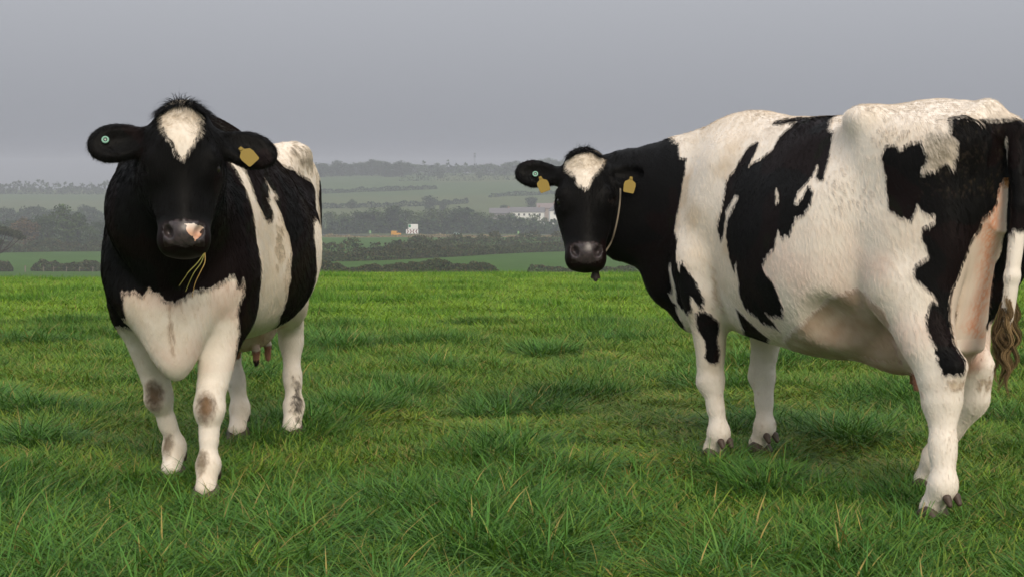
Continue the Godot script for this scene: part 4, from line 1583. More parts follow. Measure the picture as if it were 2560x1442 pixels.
# leaf sprays: pairs of crossed small faces, each [place, outward, size, colour]
func leaf_mesh(list: Array) -> ArrayMesh:
	var vs := PackedVector3Array()
	var ns := PackedVector3Array()
	var cs := PackedColorArray()
	var ix := PackedInt32Array()
	for l in list:
		var p: Vector3 = l[0]
		var out: Vector3 = l[1]
		var s: float = l[2]
		var r := Vector3(rng.randf_range(-1, 1), rng.randf_range(-1, 1), rng.randf_range(-1, 1))
		var n := (out * 0.7 + r).normalized()
		var a := n.cross(Vector3(rng.randf_range(-1, 1), rng.randf_range(-1, 1), rng.randf_range(-1, 1))).normalized()
		var b := a.cross(n)
		var i0 := vs.size()
		var k := rng.randf_range(0.45, 0.8)
		vs.append(p - a * s); vs.append(p + b * s * k); vs.append(p + a * s); vs.append(p - b * s * k)
		for q in 4:
			ns.append(n)
			cs.append(l[3])
		# clockwise seen from n
		ix.append_array([i0, i0 + 2, i0 + 1, i0, i0 + 3, i0 + 2])
	return arr_mesh(vs, ns, cs, ix)


func crown_list(lobes: Array, count: int, size: float, cols: Array) -> Array:
	var list := []
	var total := 0.0
	for l in lobes:
		total += pow((l[1] as Vector3).length(), 2.0)
	for l in lobes:
		var c: Vector3 = l[0]
		var r: Vector3 = l[1]
		var n := int(count * pow(r.length(), 2.0) / total)
		for i in n:
			var v := Vector3(rng.randfn(), rng.randfn(), rng.randfn()).normalized()
			var k := pow(rng.randf(), 0.28) * rng.randf_range(0.88, 1.12)
			var col: Color = cols[rng.randi() % cols.size()]
			list.append([c + v * r * k, v, size * rng.randf_range(0.6, 1.4), col * rng.randf_range(0.7, 1.3)])
	return list


# a tree one unit high: [crown, trunk]
func tree_meshes(kind: int, count: int, size: float, cols: Array) -> Array:
	var lobes := []
	for i in 9 if kind == 0 else 6:
		var a := i * 2.4 + rng.randf()
		var y := rng.randf_range(0.36, 0.82)
		var rad := (0.26 if kind == 0 else 0.17) * sin(clampf((y - 0.12) / 0.9, 0.0, 1.0) * PI)
		var s := rng.randf_range(0.13, 0.21)
		lobes.append([Vector3(cos(a) * rad, y, sin(a) * rad), Vector3(s, s * rng.randf_range(0.75, 1.0), s)])
	lobes.append([Vector3(rng.randf_range(-0.05, 0.05), 0.80, 0), Vector3(0.17, 0.19, 0.17)])
	lobes.append([Vector3(0, 0.50, 0), Vector3(0.24, 0.26, 0.24)])
	lobes.append([Vector3(0.08, 0.20, 0.05), Vector3(0.27, 0.18, 0.24)])
	lobes.append([Vector3(-0.12, 0.16, -0.05), Vector3(0.24, 0.17, 0.24)])
	var crown := leaf_mesh(crown_list(lobes, count, size, cols))
	var st := SurfaceTool.new()
	st.begin(Mesh.PRIMITIVE_TRIANGLES)
	st.append_from(tube(PackedVector3Array([Vector3(0, -0.05, 0), Vector3(0.005, 0.15, 0), Vector3(-0.005, 0.35, 0.005), Vector3(0.01, 0.72, 0)]), PackedFloat32Array([0.032, 0.024, 0.02, 0.006]), 7), 0, Transform3D())
	for i in 5:
		var a := i * 1.3
		var y0 := 0.25 + 0.06 * i
		st.append_from(tube(PackedVector3Array([Vector3(0, y0, 0), Vector3(cos(a) * 0.1, y0 + 0.1, sin(a) * 0.1), Vector3(cos(a) * 0.2, y0 + 0.24, sin(a) * 0.2)]), PackedFloat32Array([0.012, 0.008, 0.003]), 5), 0, Transform3D())
	return [crown, st.commit()]


func plant_tree(meshes: Array, at: Vector3, height: float, wide: float, label: String, group: String, called := "tree") -> void:
	var t := Node3D.new()
	t.name = called
	add_child(t, true)
	t.transform = Transform3D(Basis(Vector3.UP, rng.randf() * TAU).scaled(Vector3(height * wide, height, height * wide)), at)
	tag(t, label, "tree", group)
	obj("trunk", meshes[1], bark, t)
	obj("crown", meshes[0], leaf_mat, t)


# a hedge along [px, distance] points
func hedge(path: Array, height: float, width: float, count: int, size: float, cols: Array, label: String, group := "field hedges", rough := 0.35) -> void:
	var pts := PackedVector3Array()
	for q in path:
		pts.append(on_land(q[0], q[1]))
	var len := PackedFloat32Array([0.0])
	for i in pts.size() - 1:
		len.append(len[i] + Vector2(pts[i].x - pts[i + 1].x, pts[i].z - pts[i + 1].z).length())
	var total := len[len.size() - 1]
	var mid := pts[0]
	var list := []
	for i in count:
		var s := rng.randf() * total
		var k := 0
		while k < len.size() - 2 and len[k + 1] < s:
			k += 1
		var t := (s - len[k]) / (len[k + 1] - len[k])
		var p := pts[k].lerp(pts[k + 1], t)
		p.y = land_height(p.x, -p.z)
		var along := Vector3(pts[k + 1].x - pts[k].x, 0, pts[k + 1].z - pts[k].z).normalized()
		var side := along.cross(Vector3.UP)
		var hh := height * (1.0 + rough * land_noise.get_noise_2d(s * 0.13, height * 40.0) * 2.0 + rough * 0.5 * land_noise.get_noise_2d(s * 0.7, 9.0))
		var endk := minf(1.0, minf(s, total - s) / (height * 0.7) + 0.35)
		hh *= endk
		var v := Vector2(rng.randf_range(-1, 1), rng.randf_range(-0.1, 1))
		# toward the skin of the hedge
		if rng.randf() < 0.75:
			var m := maxf(absf(v.x), absf(v.y))
			v = v / maxf(m, 0.01) * rng.randf_range(0.86, 1.06)
		var o := side * v.x * width * 0.5 * (1.0 - 0.25 * absf(v.y)) + Vector3.UP * maxf(v.y, 0.0) * hh
		var c: Color = cols[rng.randi() % cols.size()]
		list.append([p + o - mid, (side * v.x + Vector3.UP * v.y).normalized(), size * rng.randf_range(0.6, 1.5), c * rng.randf_range(0.65, 1.3)])
	var h := Node3D.new()
	h.name = "hedge"
	add_child(h, true)
	h.position = mid
	tag(h, label, "hedge", group)
	obj("foliage", leaf_mesh(list), leaf_mat, h)


func box(st: SurfaceTool, c: Vector3, s: Vector3) -> void:
	var b := BoxMesh.new()
	b.size = s
	st.append_from(b, 0, Transform3D(Basis(), c))


func box_obj(called: String, c: Vector3, s: Vector3, m: Material, parent: Node) -> MeshInstance3D:
	var b := BoxMesh.new()
	b.size = s
	var o := obj(called, b, m, parent)
	o.position = c
	return o


func root_at(called: String, at: Vector3, turn: float, label: String, category: String, group := "") -> Node3D:
	var r := Node3D.new()
	r.name = called
	add_child(r, true)
	r.position = at
	r.rotation.y = turn
	tag(r, label, category, group)
	return r


func vegetation() -> void:
	leaf_mat = vmat(0.75, 0.2)
	leaf_mat.backlight_enabled = true
	leaf_mat.backlight = Color(0.25, 0.25, 0.15)
	bark = mat(lin(0.06, 0.05, 0.04), 0.95, 0.1)
	var oak := [Color(0.050, 0.085, 0.026), Color(0.065, 0.10, 0.030), Color(0.045, 0.070, 0.024)]
	var ash := [Color(0.075, 0.115, 0.036), Color(0.095, 0.13, 0.038), Color(0.060, 0.095, 0.030)]
	var dark := [Color(0.035, 0.062, 0.026), Color(0.045, 0.075, 0.028), Color(0.030, 0.050, 0.022)]
	var rust := [Color(0.115, 0.085, 0.036), Color(0.085, 0.080, 0.032), Color(0.13, 0.085, 0.035)]
	var t_oak := [tree_meshes(0, 1500, 0.030, oak), tree_meshes(0, 1500, 0.030, oak)]
	var t_ash := [tree_meshes(0, 1400, 0.030, ash), tree_meshes(1, 1300, 0.030, ash)]
	var t_dark := [tree_meshes(0, 1400, 0.032, dark), tree_meshes(1, 1300, 0.032, dark)]
	var t_rust := tree_meshes(0, 1500, 0.030, rust)
	# the belt of trees behind the road: [px, crown top y, kind, wide]
	var row := [[800, 536, 2, 1.0], [828, 526, 0, 1.0], [858, 530, 1, 1.1], [884, 524, 0, 1.0], [912, 527, 2, 1.0], [940, 518, 0, 1.05], [966, 513, 0, 0.95], [990, 511, 2, 1.0], [1016, 521, 0, 1.0], [1042, 526, 1, 1.1], [1068, 520, 0, 1.0], [1094, 524, 0, 1.0], [1120, 520, 1, 1.0], [1146, 514, 2, 1.0], [1170, 517, 2, 1.0], [1196, 526, 0, 1.0], [1222, 531, 1, 1.0], [1246, 535, 0, 1.05], [1268, 532, 0, 1.0], [1292, 538, 1, 1.0], [1314, 543, 0, 1.0], [1338, 534, 1, 1.0], [1362, 544, 0, 1.0], [1388, 548, 1, 1.0], [1412, 552, 0, 1.0], [1440, 546, 2, 1.0], [1470, 550, 0, 1.0]]
	var i := 0
	for r in row:
		var d := rng.randf_range(842.0, 866.0)
		var p := on_land(r[0] + rng.randf_range(-4, 4), d)
		var top: float = EYE - (r[1] - 430.0) / 3900.0 * d
		var h: float = (top - p.y) * 1.02
		var k: int = r[2]
		var ms: Array = [t_oak, t_ash, t_dark][k][rng.randi() % 2]
		plant_tree(ms, p, h, rng.randf_range(1.15, 1.45) * r[3], "%s %s tree from the left in the belt behind the road" % [ORD[i], ["green", "pale green", "dark green"][k]], "trees of the belt behind the road", "roadside_tree")
		i += 1
	# scrub filling the foot of the belt
	hedge([[790, 834], [900, 836], [1050, 838], [1200, 836], [1330, 836], [1480, 838]], 6.0, 6.0, 7000, 0.75, dark, "dark scrub along the foot of the roadside trees", "field hedges", 0.5)
	hedge([[1490, 846], [1700, 850], [2000, 852], [2400, 856], [2900, 860]], 13.0, 12.0, 7000, 1.1, oak, "belt of trees going on behind the right cow", "", 0.5)
	hedge([[320, 846], [450, 846], [600, 846], [790, 846]], 14.0, 12.0, 3500, 1.1, oak, "belt of trees hidden behind the left cow", "", 0.5)
	# trees left of the left cow
	var left := [[60, 540, 640.0, 3, 1.25, "rust tinged round tree left of the tall green tree beyond the hedge"], [92, 536, 655.0, 2, 1.1, "dark tree between the rust tinged tree and the tall tree"], [118, 532, 650.0, 0, 1.0, "green tree leaning on the left of the tall tree"], [165, 508, 640.0, 0, 1.1, "tall green tree left of the left cow beyond the hedge"], [192, 526, 650.0, 2, 1.0, "dark tree on the right side of the tall tree"], [222, 560, 640.0, 0, 1.2, "small round tree next to the left cow's shoulder"], [248, 548, 690.0, 2, 1.1, "hazy dark tree touching the left cow's shoulder"], [20, 545, 700.0, 2, 1.3, "hazy dark tree above the bare trunked oak"], [-20, 535, 700.0, 0, 1.2, "hazy tree cut by the left edge of the picture"], [285, 545, 700.0, 0, 1.1, "green tree half hidden behind the left cow"]]
	for l in left:
		var p := on_land(l[0], l[2])
		var top: float = EYE - (l[1] - 430.0) / 3900.0 * (l[2] as float)
		var k: int = l[3]
		var ms: Array = t_rust if k == 3 else [t_oak, t_ash, t_dark][k][rng.randi() % 2]
		plant_tree(ms, p, top - p.y, l[4], l[5], "trees beyond the left hedge", "field_tree")
	# woods on the left hillside, in two hazy lines
	i = 0
	for k in 17:
		var px := -30.0 + k * 20.0 + rng.randf_range(-5, 5)
		var d := rng.randf_range(1000.0, 1060.0)
		var p := on_land(px, d)
		var yt := 520.0 + 10.0 * sin(k * 1.9) + rng.randf_range(-4, 4)
		plant_tree(t_dark[k % 2], p, EYE - (yt - 430.0) / 3900.0 * d - p.y, rng.randf_range(1.0, 1.4), "%s hazy tree from the left in the wood on the left slope" % ORD[i], "hazy trees of the left slope", "hillside_tree")
		i += 1
	i = 0
	for k in 20:
		var px := -30.0 + k * 17.5 + rng.randf_range(-5, 5)
		var d := rng.randf_range(1660.0, 1740.0)
		var p := on_land(px, d)
		var yt := 484.0 - 15.0 * smoothstep(180.0, 300.0, px) + rng.randf_range(-4, 5)
		plant_tree(t_oak[k % 2], p, maxf(EYE - (yt - 430.0) / 3900.0 * d - p.y, 6.0), rng.randf_range(1.6, 2.2), "%s bluish tree from the left on the skyline left of the left cow" % ORD[i], "skyline trees left of the left cow", "skyline_tree")
		i += 1
	# the skyline between the cows: [px, top y]
	var sky_row := [[805, 408], [822, 414], [845, 412], [862, 410], [880, 416], [905, 404], [918, 403], [938, 399], [950, 402], [968, 410], [990, 409], [1008, 411], [1026, 408], [1046, 410], [1062, 411], [1080, 412], [1096, 407], [1112, 411], [1130, 414], [1148, 413], [1164, 414], [1180, 412], [1196, 411], [1212, 410], [1226, 407], [1240, 411], [1256, 409], [1272, 404], [1288, 401], [1304, 408], [1326, 402], [1346, 396], [1366, 394], [1386, 398], [1406, 398], [1430, 402]]
	i = 0
	for r in sky_row:
		var d := rng.randf_range(1690.0, 1760.0)
		var p := on_land(r[0], d)
		var h: float = EYE - (r[1] - 430.0) / 3900.0 * d - p.y
		plant_tree(t_oak[i % 2] if i % 3 else t_dark[i % 2], p, h, rng.randf_range(1.5, 2.0), "%s bluish tree from the left on the ridge between the two cows" % ORD[i], "skyline trees between the cows", "skyline_tree")
		i += 1
	hedge([[1010, 1640], [1120, 1645], [1240, 1650], [1340, 1655], [1440, 1660], [1800, 1670], [2300, 1680], [2900, 1690]], 9.5, 12.0, 6500, 1.3, dark, "hazy wood edge under the skyline trees between the cows", "", 0.5)
	hedge([[-60, 1640], [60, 1640], [160, 1640], [300, 1640], [420, 1640], [600, 1640], [800, 1640]], 9.0, 12.0, 4000, 1.3, dark, "hazy wood edge under the skyline trees left of the left cow", "", 0.5)
	hedge([[-60, 985], [60, 985], [160, 988], [300, 990], [420, 990], [600, 960], [800, 930]], 7.0, 9.0, 5000, 0.9, dark, "scrub under the wood on the left slope", "", 0.5)
	# darker wood under the skyline on its left
	i = 0
	for k in 16:
		var px := 800.0 + k * 14.5 + rng.randf_range(-4, 4)
		var d := rng.randf_range(1580.0, 1660.0)
		var p := on_land(px, d)
		plant_tree(t_dark[k % 2], p, rng.randf_range(13.0, 18.0), rng.randf_range(1.1, 1.5), "%s tree from the left in the wood below the skyline" % ORD[i], "trees of the wood below the skyline", "hillside_tree")
		i += 1
	# lone trees on the far slope
	for l in [[1075, 487, 1120.0, 2, "broad dark tree standing alone on the far slope"], [1108, 500, 1110.0, 2, "lower dark tree right of the broad tree on the far slope"], [880, 505, 1130.0, 0, "low hazy tree on the far slope next to the left cow"], [1328, 490, 1130.0, 2, "broad hazy tree above the long grey roof"], [1262, 512, 1080.0, 2, "small hazy tree left of the long grey roof"], [1100, 425, 1560.0, 2, "small tree in the pale field under the skyline"], [1200, 428, 1560.0, 0, "small tree in the hedge line below the mast"]]:
		var p := on_land(l[0], l[2])
		var top: float = EYE - (l[1] - 430.0) / 3900.0 * (l[2] as float)
		plant_tree((t_dark if l[3] == 2 else t_oak)[0], p, maxf(top - p.y, 7.0), 1.5, l[4], "", "field_tree")
	# hedges of the valley
	var hc := [Color(0.050, 0.072, 0.028), Color(0.070, 0.085, 0.034), Color(0.040, 0.056, 0.024), Color(0.085, 0.075, 0.035)]
	hedge([[760, 268], [900, 270], [1050, 272], [1160, 274], [1243, 276]], 1.75, 2.6, 15000, 0.17, hc, "long low hedge just beyond the crest of the pasture")
	hedge([[1322, 276], [1420, 278], [1560, 280], [1700, 282], [2100, 286], [2700, 290]], 1.0, 1.9, 20000, 0.15, hc, "short low hedge beyond the crest below the right cow's head")
	hedge([[760, 356], [860, 362], [966, 372], [1069, 400], [1198, 432], [1300, 452], [1420, 474], [1560, 480]], 2.2, 3.2, 17000, 0.26, hc, "nearer of the two hedges running up to the right across the fields")
	hedge([[760, 400], [880, 410], [966, 430], [1060, 465], [1121, 498], [1250, 530], [1405, 560], [1560, 570], [1900, 580], [2700, 590]], 2.9, 3.6, 30000, 0.3, hc, "farther of the two hedges running up to the right across the fields", "field hedges", 0.55)
	hedge([[78, 392], [140, 391], [200, 390], [300, 390], [420, 388]], 2.35, 2.6, 10000, 0.22, hc, "clipped hedge behind fence posts left of the left cow")
	hedge([[-60, 560], [40, 566], [120, 572], [200, 578], [330, 585], [480, 590]], 3.2, 4.0, 12000, 0.34, hc, "long hedge across the field behind the clipped hedge")
	hedge([[-40, 388], [-10, 388], [28, 389]], 2.4, 3.0, 3000, 0.22, hc, "round bramble bush at the foot of the leaning oak")
	hedge([[812, 748], [900, 752], [1000, 756], [1100, 758], [1250, 762], [1480, 764]], 0.75, 9.0, 4200, 0.32, [Color(0.30, 0.22, 0.11), Color(0.22, 0.18, 0.085), Color(0.14, 0.14, 0.06)], "strip of tall dry tan weeds along the road verge", "", 0.6)
	hedge([[800, 1300], [900, 1320], [1000, 1340], [1090, 1360]], 3.0, 4.0, 2200, 0.7, dark, "dark hedge line high on the far slope")
	hedge([[800, 1130], [930, 1145], [1050, 1160], [1170, 1190]], 3.0, 4.0, 2400, 0.7, dark, "dark hedge line lower on the far slope")
	hedge([[1225, 1250], [1290, 1275], [1400, 1300], [1560, 1320]], 2.6, 4.0, 1600, 0.7, dark, "faint hedge line on the far slope left of the right cow's head")
	hedge([[1000, 1500], [1120, 1510], [1280, 1520], [1480, 1530]], 4.0, 5.0, 900, 0.8, dark, "faint hedge along the top field below the skyline")
	# the leaning oak at the left edge
	var p := on_land(-14.0, 400.0)
	var t := root_at("oak_tree", p, 0.0, "leaning oak with a flat crown and bare trunk at the left edge", "tree")
	var st := SurfaceTool.new()
	st.begin(Mesh.PRIMITIVE_TRIANGLES)
	st.append_from(tube(smooth_line([Vector3(-0.3, -0.5, 0), Vector3(0.0, 1.5, 0), Vector3(0.5, 3.5, 0.1), Vector3(0.8, 4.6, 0.1)], 3), PackedFloat32Array([0.62, 0.55, 0.5, 0.47, 0.45, 0.42, 0.4, 0.38, 0.36, 0.34]), 10), 0, Transform3D())
	var ends := [Vector3(5.6, 9.2, 0.3), Vector3(3.2, 9.8, 1.2), Vector3(-1.2, 10.4, 0.5), Vector3(-4.5, 9.4, -0.4), Vector3(1.4, 10.2, -2.0), Vector3(6.4, 8.4, -0.8)]
	for e in ends:
		var a := Vector3(0.7, 4.4, 0.1)
		var b: Vector3 = e
		var m := a.lerp(b, 0.5) + Vector3(0, -0.5, 0)
		st.append_from(tube(smooth_line([a, m, b], 3), PackedFloat32Array([0.27, 0.22, 0.18, 0.14, 0.11, 0.08, 0.05]), 7), 0, Transform3D())
	obj("trunk", st.commit(), bark, t)
	var lobes := [[Vector3(4.9, 9.4, 0), Vector3(2.2, 0.95, 2.0)], [Vector3(2.2, 10.2, 0.6), Vector3(2.4, 1.1, 2.2)], [Vector3(-1.0, 10.7, 0), Vector3(2.8, 1.2, 2.4)], [Vector3(-4.4, 9.6, 0), Vector3(2.6, 1.2, 2.2)], [Vector3(6.3, 8.5, -0.6), Vector3(1.4, 0.7, 1.3)], [Vector3(1.2, 7.4, 0.2), Vector3(1.2, 0.8, 1.0)]]
	obj("crown", leaf_mesh(crown_list(lobes, 3800, 0.2, [Color(0.050, 0.060, 0.026), Color(0.065, 0.072, 0.030), Color(0.04, 0.048, 0.022)])), leaf_mat, t)


# ---------------------------------------------------------------- things along the road and in the fields
func sweep(profile: PackedVector2Array, width: float) -> ArrayMesh:
	return slab(profile, width)


func wheels(parent: Node3D, xs: Array, half: float, r: float) -> void:
	var rubber := mat(lin(0.02, 0.02, 0.02), 0.8)
	var steel := mat(lin(0.35, 0.35, 0.36), 0.4)
	for x in xs:
		for s in [-1.0, 1.0]:
			var c := CylinderMesh.new()
			c.top_radius = r
			c.bottom_radius = r
			c.height = 0.2
			var w := obj("wheel", c, rubber, parent)
			w.position = Vector3(x, r, half * s)
			w.rotation.x = PI / 2
			var hub := CylinderMesh.new()
			hub.top_radius = r * 0.55
			hub.bottom_radius = r * 0.55
			hub.height = 0.22
			obj("rim", hub, steel, w)


func roadside() -> void:
	# road
	var vs := PackedVector3Array()
	var ns := PackedVector3Array()
	var ix := PackedInt32Array()
	for k in 81:
		var u := -0.4 + 0.8 * k / 80.0
		for e in 2:
			var d := 796.0 + 8.0 * e
			var x := u * d
			vs.append(Vector3(x, land_height(x, d) + 0.5, -d))
			ns.append(Vector3.UP)
	for k in 80:
		var a := k * 2
		ix.append_array([a, a + 1, a + 2, a + 2, a + 1, a + 3])
	var road := obj("road", arr_mesh(vs, ns, PackedColorArray(), ix), mat(lin(0.06, 0.06, 0.062), 0.9), self)
	tag(road, "asphalt road running across the valley", "road", "", "structure")
	var glass := mat(lin(0.02, 0.025, 0.03), 0.1, 0.6)
	var white := mat(lin(0.75, 0.76, 0.76), 0.6)
	var post_m := mat(lin(0.25, 0.26, 0.26), 0.6)
	var road_at := func(px: float, d: float) -> Vector3:
		var q := on_land(px, d)
		return q + Vector3(0, 0.5, 0)
	# yellow van, heading right
	var van := root_at("van", road_at.call(990.0, 799.0), 0.0, "yellow orange van driving right on the far road", "van")
	var yellow := mat(lin(0.62, 0.30, 0.02), 0.35, 0.5)
	obj("body", sweep(PackedVector2Array([Vector2(-2.5, 0.4), Vector2(2.45, 0.4), Vector2(2.5, 1.0), Vector2(2.2, 1.25), Vector2(1.4, 1.4), Vector2(0.8, 2.15), Vector2(0.4, 2.35), Vector2(-2.4, 2.4), Vector2(-2.5, 2.2)]), 1.9), yellow, van)
	obj("windscreen", sweep(PackedVector2Array([Vector2(1.38, 1.45), Vector2(0.86, 2.1), Vector2(0.2, 2.1), Vector2(0.2, 1.45)]), 1.93), glass, van)
	box_obj("bumper", Vector3(2.45, 0.5, 0), Vector3(0.18, 0.25, 1.8), mat(lin(0.04, 0.04, 0.04)), van)
	wheels(van, [-1.6, 1.55], 0.86, 0.34)
	# small pale green car
	var car := root_at("car", road_at.call(1142.0, 799.0), 0.0, "small pale green hatchback on the far road right of the sign", "car")
	var mint := mat(lin(0.32, 0.46, 0.40), 0.35, 0.5)
	obj("body", sweep(PackedVector2Array([Vector2(-1.9, 0.3), Vector2(1.95, 0.3), Vector2(2.0, 0.75), Vector2(1.1, 0.95), Vector2(0.5, 1.45), Vector2(-1.2, 1.48), Vector2(-1.85, 0.95)]), 1.7), mint, car)
	obj("side_window", sweep(PackedVector2Array([Vector2(0.95, 0.98), Vector2(0.45, 1.38), Vector2(-1.1, 1.4), Vector2(-1.55, 0.98)]), 1.73), glass, car)
	wheels(car, [-1.2, 1.25], 0.78, 0.30)
	box_obj("headlight", Vector3(1.96, 0.68, -0.6), Vector3(0.1, 0.14, 0.3), white, car)
	box_obj("headlight", Vector3(1.96, 0.68, 0.6), Vector3(0.1, 0.14, 0.3), white, car)
	# direction sign over a chevron board
	var sg := root_at("road_sign", on_land(1030.0, 792.0), 0.0, "white and green direction sign above a red and white chevron board", "sign")
	var y0: float = EYE - (584.0 - 430.0) / 3900.0 * 792.0 - sg.position.y
	for x in [-2.2, 2.2]:
		box_obj("post", Vector3(x, (y0 + 4.6) * 0.5, 0), Vector3(0.14, y0 + 4.6, 0.14), post_m, sg)
	box_obj("panel", Vector3(0.55, y0 + 3.55, 0.12), Vector3(4.9, 2.5, 0.08), white, sg)
	box_obj("green_patch", Vector3(-1.2, y0 + 3.85, 0.175), Vector3(1.1, 1.4, 0.03), mat(lin(0.02, 0.22, 0.10), 0.5), sg)
	box_obj("chevron_board", Vector3(0, y0 + 1.05, 0.12), Vector3(6.2, 2.3, 0.08), white, sg)
	var maroon := mat(lin(0.16, 0.03, 0.03), 0.5)
	for k in 4:
		var s := 1.0 if k < 2 else -1.0
		var cx := -2.3 + k * 1.53
		var ch := obj("chevron", slab(PackedVector2Array([Vector2(-0.55 * s, 1.05), Vector2(0.0, 1.05), Vector2(0.65 * s, 0.0), Vector2(0.0, -1.05), Vector2(-0.55 * s, -1.05), Vector2(0.1 * s, 0.0)]), 0.03), maroon, sg)
		ch.position = Vector3(cx, y0 + 1.05, 0.175)
	# small marker signs and a white post
	for l in [[925.0, "small green marker sign on the verge left of the yellow van"], [1296.0, "small green marker sign on the verge below the long building"]]:
		var r := root_at("marker_sign", on_land(l[0], 788.0), 0.0, l[1], "sign", "green marker signs on the verge")
		box_obj("post", Vector3(0, 1.1, 0), Vector3(0.1, 2.2, 0.1), post_m, r)
		box_obj("board", Vector3(0, 2.3, 0.08), Vector3(0.9, 1.5, 0.06), mat(lin(0.22, 0.42, 0.17), 0.6), r)
	var wp := root_at("marker_post", on_land(1100.0, 788.0), 0.0, "short white marker post on the verge right of the sign", "post")
	box_obj("post", Vector3(0, 0.9, 0), Vector3(0.22, 1.8, 0.12), white, wp)
	box_obj("reflector", Vector3(0, 1.5, 0.07), Vector3(0.12, 0.3, 0.03), mat(lin(0.4, 0.05, 0.03)), wp)
	# a wooden pole in the field
	var wood := mat(lin(0.075, 0.058, 0.045), 0.9)
	var pole := root_at("wooden_pole", on_land(1153.0, 660.0), 0.0, "thin dark wooden pole standing in the field below the car", "pole")
	obj("shaft", tube(PackedVector3Array([Vector3(0, -0.3, 0), Vector3(0.03, 5.4, 0)]), PackedFloat32Array([0.17, 0.12]), 8), wood, pole)
	box_obj("cap", Vector3(0.03, 5.45, 0), Vector3(0.3, 0.1, 0.3), wood, pole)
	# fence posts in front of the clipped hedge
	var grey := mat(lin(0.20, 0.17, 0.14), 0.9)
	var names := ["thick gate post standing free left of the clipped hedge", "fence post at the left end of the clipped hedge", "second fence post along the clipped hedge", "third fence post along the clipped hedge", "fourth fence post along the clipped hedge", "fence post next to the left cow's shoulder"]
	var spots := [59.0, 105.0, 130.0, 162.0, 195.0, 228.0]
	for k in spots.size():
		var r := root_at("fence_post", on_land(spots[k], 384.0), 0.0, names[k], "post", "fence posts of the clipped hedge")
		var hh := 1.55 if k == 0 else 1.3
		var w := 0.3 if k == 0 else 0.18
		obj("shaft", tube(PackedVector3Array([Vector3(0, -0.2, 0), Vector3(0.02 * k, hh, 0)]), PackedFloat32Array([w * 0.55, w * 0.5]), 8), grey, r)
		box_obj("rail_stub", Vector3(0.25, hh * 0.75, 0), Vector3(0.5, 0.07, 0.06), grey, r)
	# mast on the ridge
	var mp := on_land(1187.0, 1720.0)
	var mh: float = EYE - (383.0 - 430.0) / 3900.0 * 1720.0 - mp.y
	var mast := root_at("radio_mast", mp, 0.0, "thin lattice mast rising from the skyline trees", "mast")
	var steel := mat(lin(0.12, 0.13, 0.14), 0.6)
	for q in [Vector3(-1, 0, -1), Vector3(1, 0, -1), Vector3(1, 0, 1), Vector3(-1, 0, 1)]:
		obj("leg", tube(PackedVector3Array([q * 0.9, q * 0.35 + Vector3(0, mh, 0)]), PackedFloat32Array([0.14, 0.10]), 6), steel, mast)
	for k in 9:
		var y := mh * (0.1 + 0.1 * k)
		var w := lerpf(1.8, 0.7, y / mh)
		box_obj("brace", Vector3(0, y, 0), Vector3(w, 0.12, w), steel, mast)
	for k in 3:
		box_obj("antenna", Vector3(0, mh - 0.8 - 1.8 * k, 0), Vector3(2.4, 1.0, 0.5), steel, mast)
	# buildings behind the belt: [px, distance, width, depth, eaves y px, ridge y px, wall, label]
	var slate := lin(0.15, 0.145, 0.15)
	var specs := [[1318.0, 960.0, 21.0, 9.0, 530.0, 518.0, lin(0.72, 0.72, 0.70), slate, "long white building with a grey slate roof above the trees"], [1252.0, 985.0, 14.0, 9.0, 533.0, 520.0, lin(0.22, 0.21, 0.21), slate, "low grey roofed building left of the long white one"], [1392.0, 945.0, 9.0, 9.0, 527.0, 508.0, lin(0.76, 0.76, 0.74), lin(0.20, 0.20, 0.21), "white gabled house beside the right cow's face"], [1368.0, 1010.0, 13.0, 9.0, 520.0, 508.0, lin(0.30, 0.25, 0.22), lin(0.22, 0.18, 0.17), "brown roofed house behind the long white building"]]
	for s in specs:
		var at := on_land(s[0], s[1])
		var ey: float = EYE - (s[4] - 430.0) / 3900.0 * (s[1] as float) - at.y
		var ry: float = EYE - (s[5] - 430.0) / 3900.0 * (s[1] as float) - at.y
		var bl := root_at("building", at, rng.randf_range(-0.15, 0.15), s[8], "building")
		var w: float = s[2]
		var dp: float = s[3]
		box_obj("wall", Vector3(0, ey * 0.5, 0), Vector3(w, ey, dp), mat(s[6], 0.9), bl)
		var rf := obj("roof", slab(PackedVector2Array([Vector2(-dp * 0.56, ey + 0.01), Vector2(dp * 0.56, ey + 0.01), Vector2(0, ry)]), w + 0.8), mat(s[7], 0.8), bl)
		rf.rotation.y = PI / 2
		if s[0] == 1392.0:
			rf.rotation.y = 0.0
		var n := int(w / 3.2)
		for k in n:
			var wx := (k - (n - 1) * 0.5) * 3.2
			var win := box_obj("window", Vector3(wx, ey - 1.5, dp * 0.5 + 0.02), Vector3(1.1, 1.3, 0.08), glass, bl)
			box_obj("sill", Vector3(0, -0.72, 0.08), Vector3(1.3, 0.12, 0.16), white, win)
		box_obj("chimney", Vector3(w * 0.35, ry + 0.3, 0.0), Vector3(0.9, 1.6, 0.7), mat(lin(0.28, 0.2, 0.17), 0.9), bl)


var fur: StandardMaterial3D
var hair_mat: StandardMaterial3D
var nose_mat: StandardMaterial3D


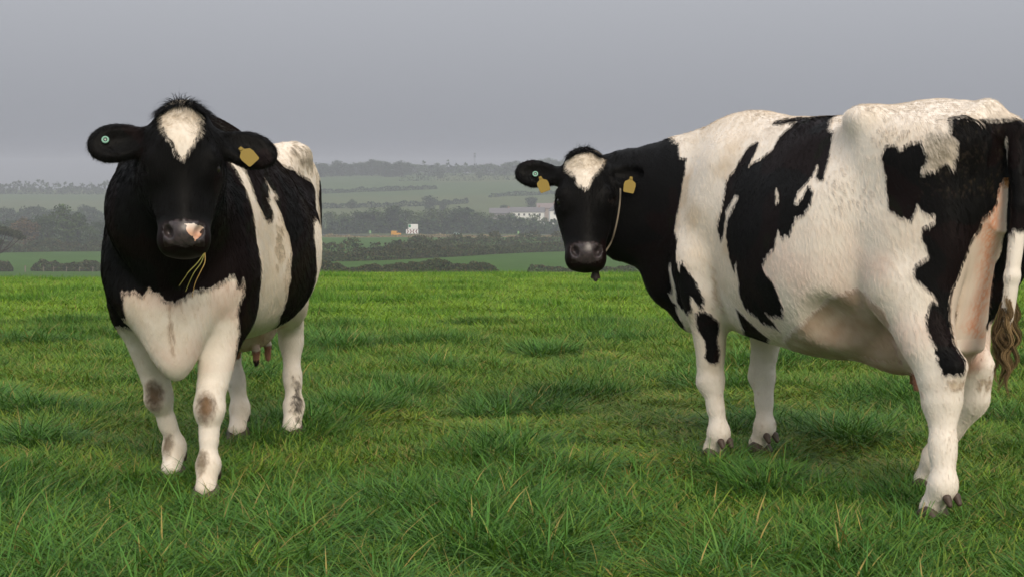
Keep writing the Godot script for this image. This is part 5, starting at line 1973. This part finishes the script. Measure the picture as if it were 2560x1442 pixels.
func cows() -> void:
	set_noise()
	fur = fur_material()
	hair_mat = vmat(0.55, 0.2)
	nose_mat = vmat(0.34, 0.45)
	var a := left_cow()
	a.who = 0
	a.blaze = blaze_left
	var ca := make_cow(a, "black and white cow facing the camera with a white blaze and white chest")
	poll_hair(a, ca, 2000, 0.072)
	ear_hair(a, ca, 3000)
	coat_hair(a, ca, 110000)
	tail_switch(a, ca, 10)
	ear_button(a, ca, Vector3(0.087, -0.082, 0.275), "round pale green ear button")
	ear_tag(a, ca, Vector3(0.125, -0.045, -0.20), 0.75, "yellow ear tag")
	var b := right_cow()
	b.who = 1
	b.blaze = blaze_right
	var cb := make_cow(b, "black and white cow seen from the side, turning her head back to the camera")
	poll_hair(b, cb, 1500, 0.050)
	ear_hair(b, cb, 2600)
	coat_hair(b, cb, 130000)
	tail_switch(b, cb, 22)
	collar_and_bell(b, cb)
	ear_button(b, cb, Vector3(0.068, -0.080, 0.225), "round pale green ear button")
	ear_tag(b, cb, Vector3(0.085, -0.06, 0.205), 0.35, "yellow ear tag beside the green button")
	ear_tag(b, cb, Vector3(0.105, 0.012, -0.205), -0.2, "yellow ear tag on the nearer ear")
	# a stalk of grass hanging from the left cow's mouth
	var stalk := Node3D.new()
	stalk.name = "grass_stalk"
	add_child(stalk, true)
	tag(stalk, "yellow green grass stalk hanging from the mouth of the left cow", "grass stalk")
	var W: Transform3D = (a.at as Transform3D) * (a.head as Transform3D)
	stalk.position = W * Vector3(0.50, -0.06, -0.07)
	for k in 3:
		var pts := []
		for q in [Vector3(0.49, -0.065, -0.070), Vector3(0.53, -0.045, -0.070 + 0.012 * k), Vector3(0.565, -0.035, -0.055 + 0.02 * k), Vector3(0.605 - 0.012 * k, -0.04, -0.036 + 0.016 * k), Vector3(0.650 - 0.02 * k, -0.05, -0.026 + 0.022 * k)]:
			pts.append(W * q - stalk.position)
		var line := smooth_line(pts, 4)
		var rad := PackedFloat32Array()
		for i in line.size():
			rad.append(lerpf(0.0022, 0.0008, float(i) / line.size()))
		obj("stem", tube(line, rad, 6), mat(lin(0.20, 0.19, 0.05) if k else lin(0.30, 0.20, 0.06), 0.7), stalk)
	for o in [a, b]:
		for l in o.front + o.hind:
			foot_spots.append((o.at as Transform3D) * (l[3] as Vector3))


func _ready() -> void:
	rng.seed = 20
	set_camera()
	set_light()
	make_land()
	print("land ", Time.get_ticks_msec())
	vegetation()
	roadside()
	print("far ", Time.get_ticks_msec())
	cows()
	print("cows ", Time.get_ticks_msec())
	make_grass()
	print("grass ", Time.get_ticks_msec())
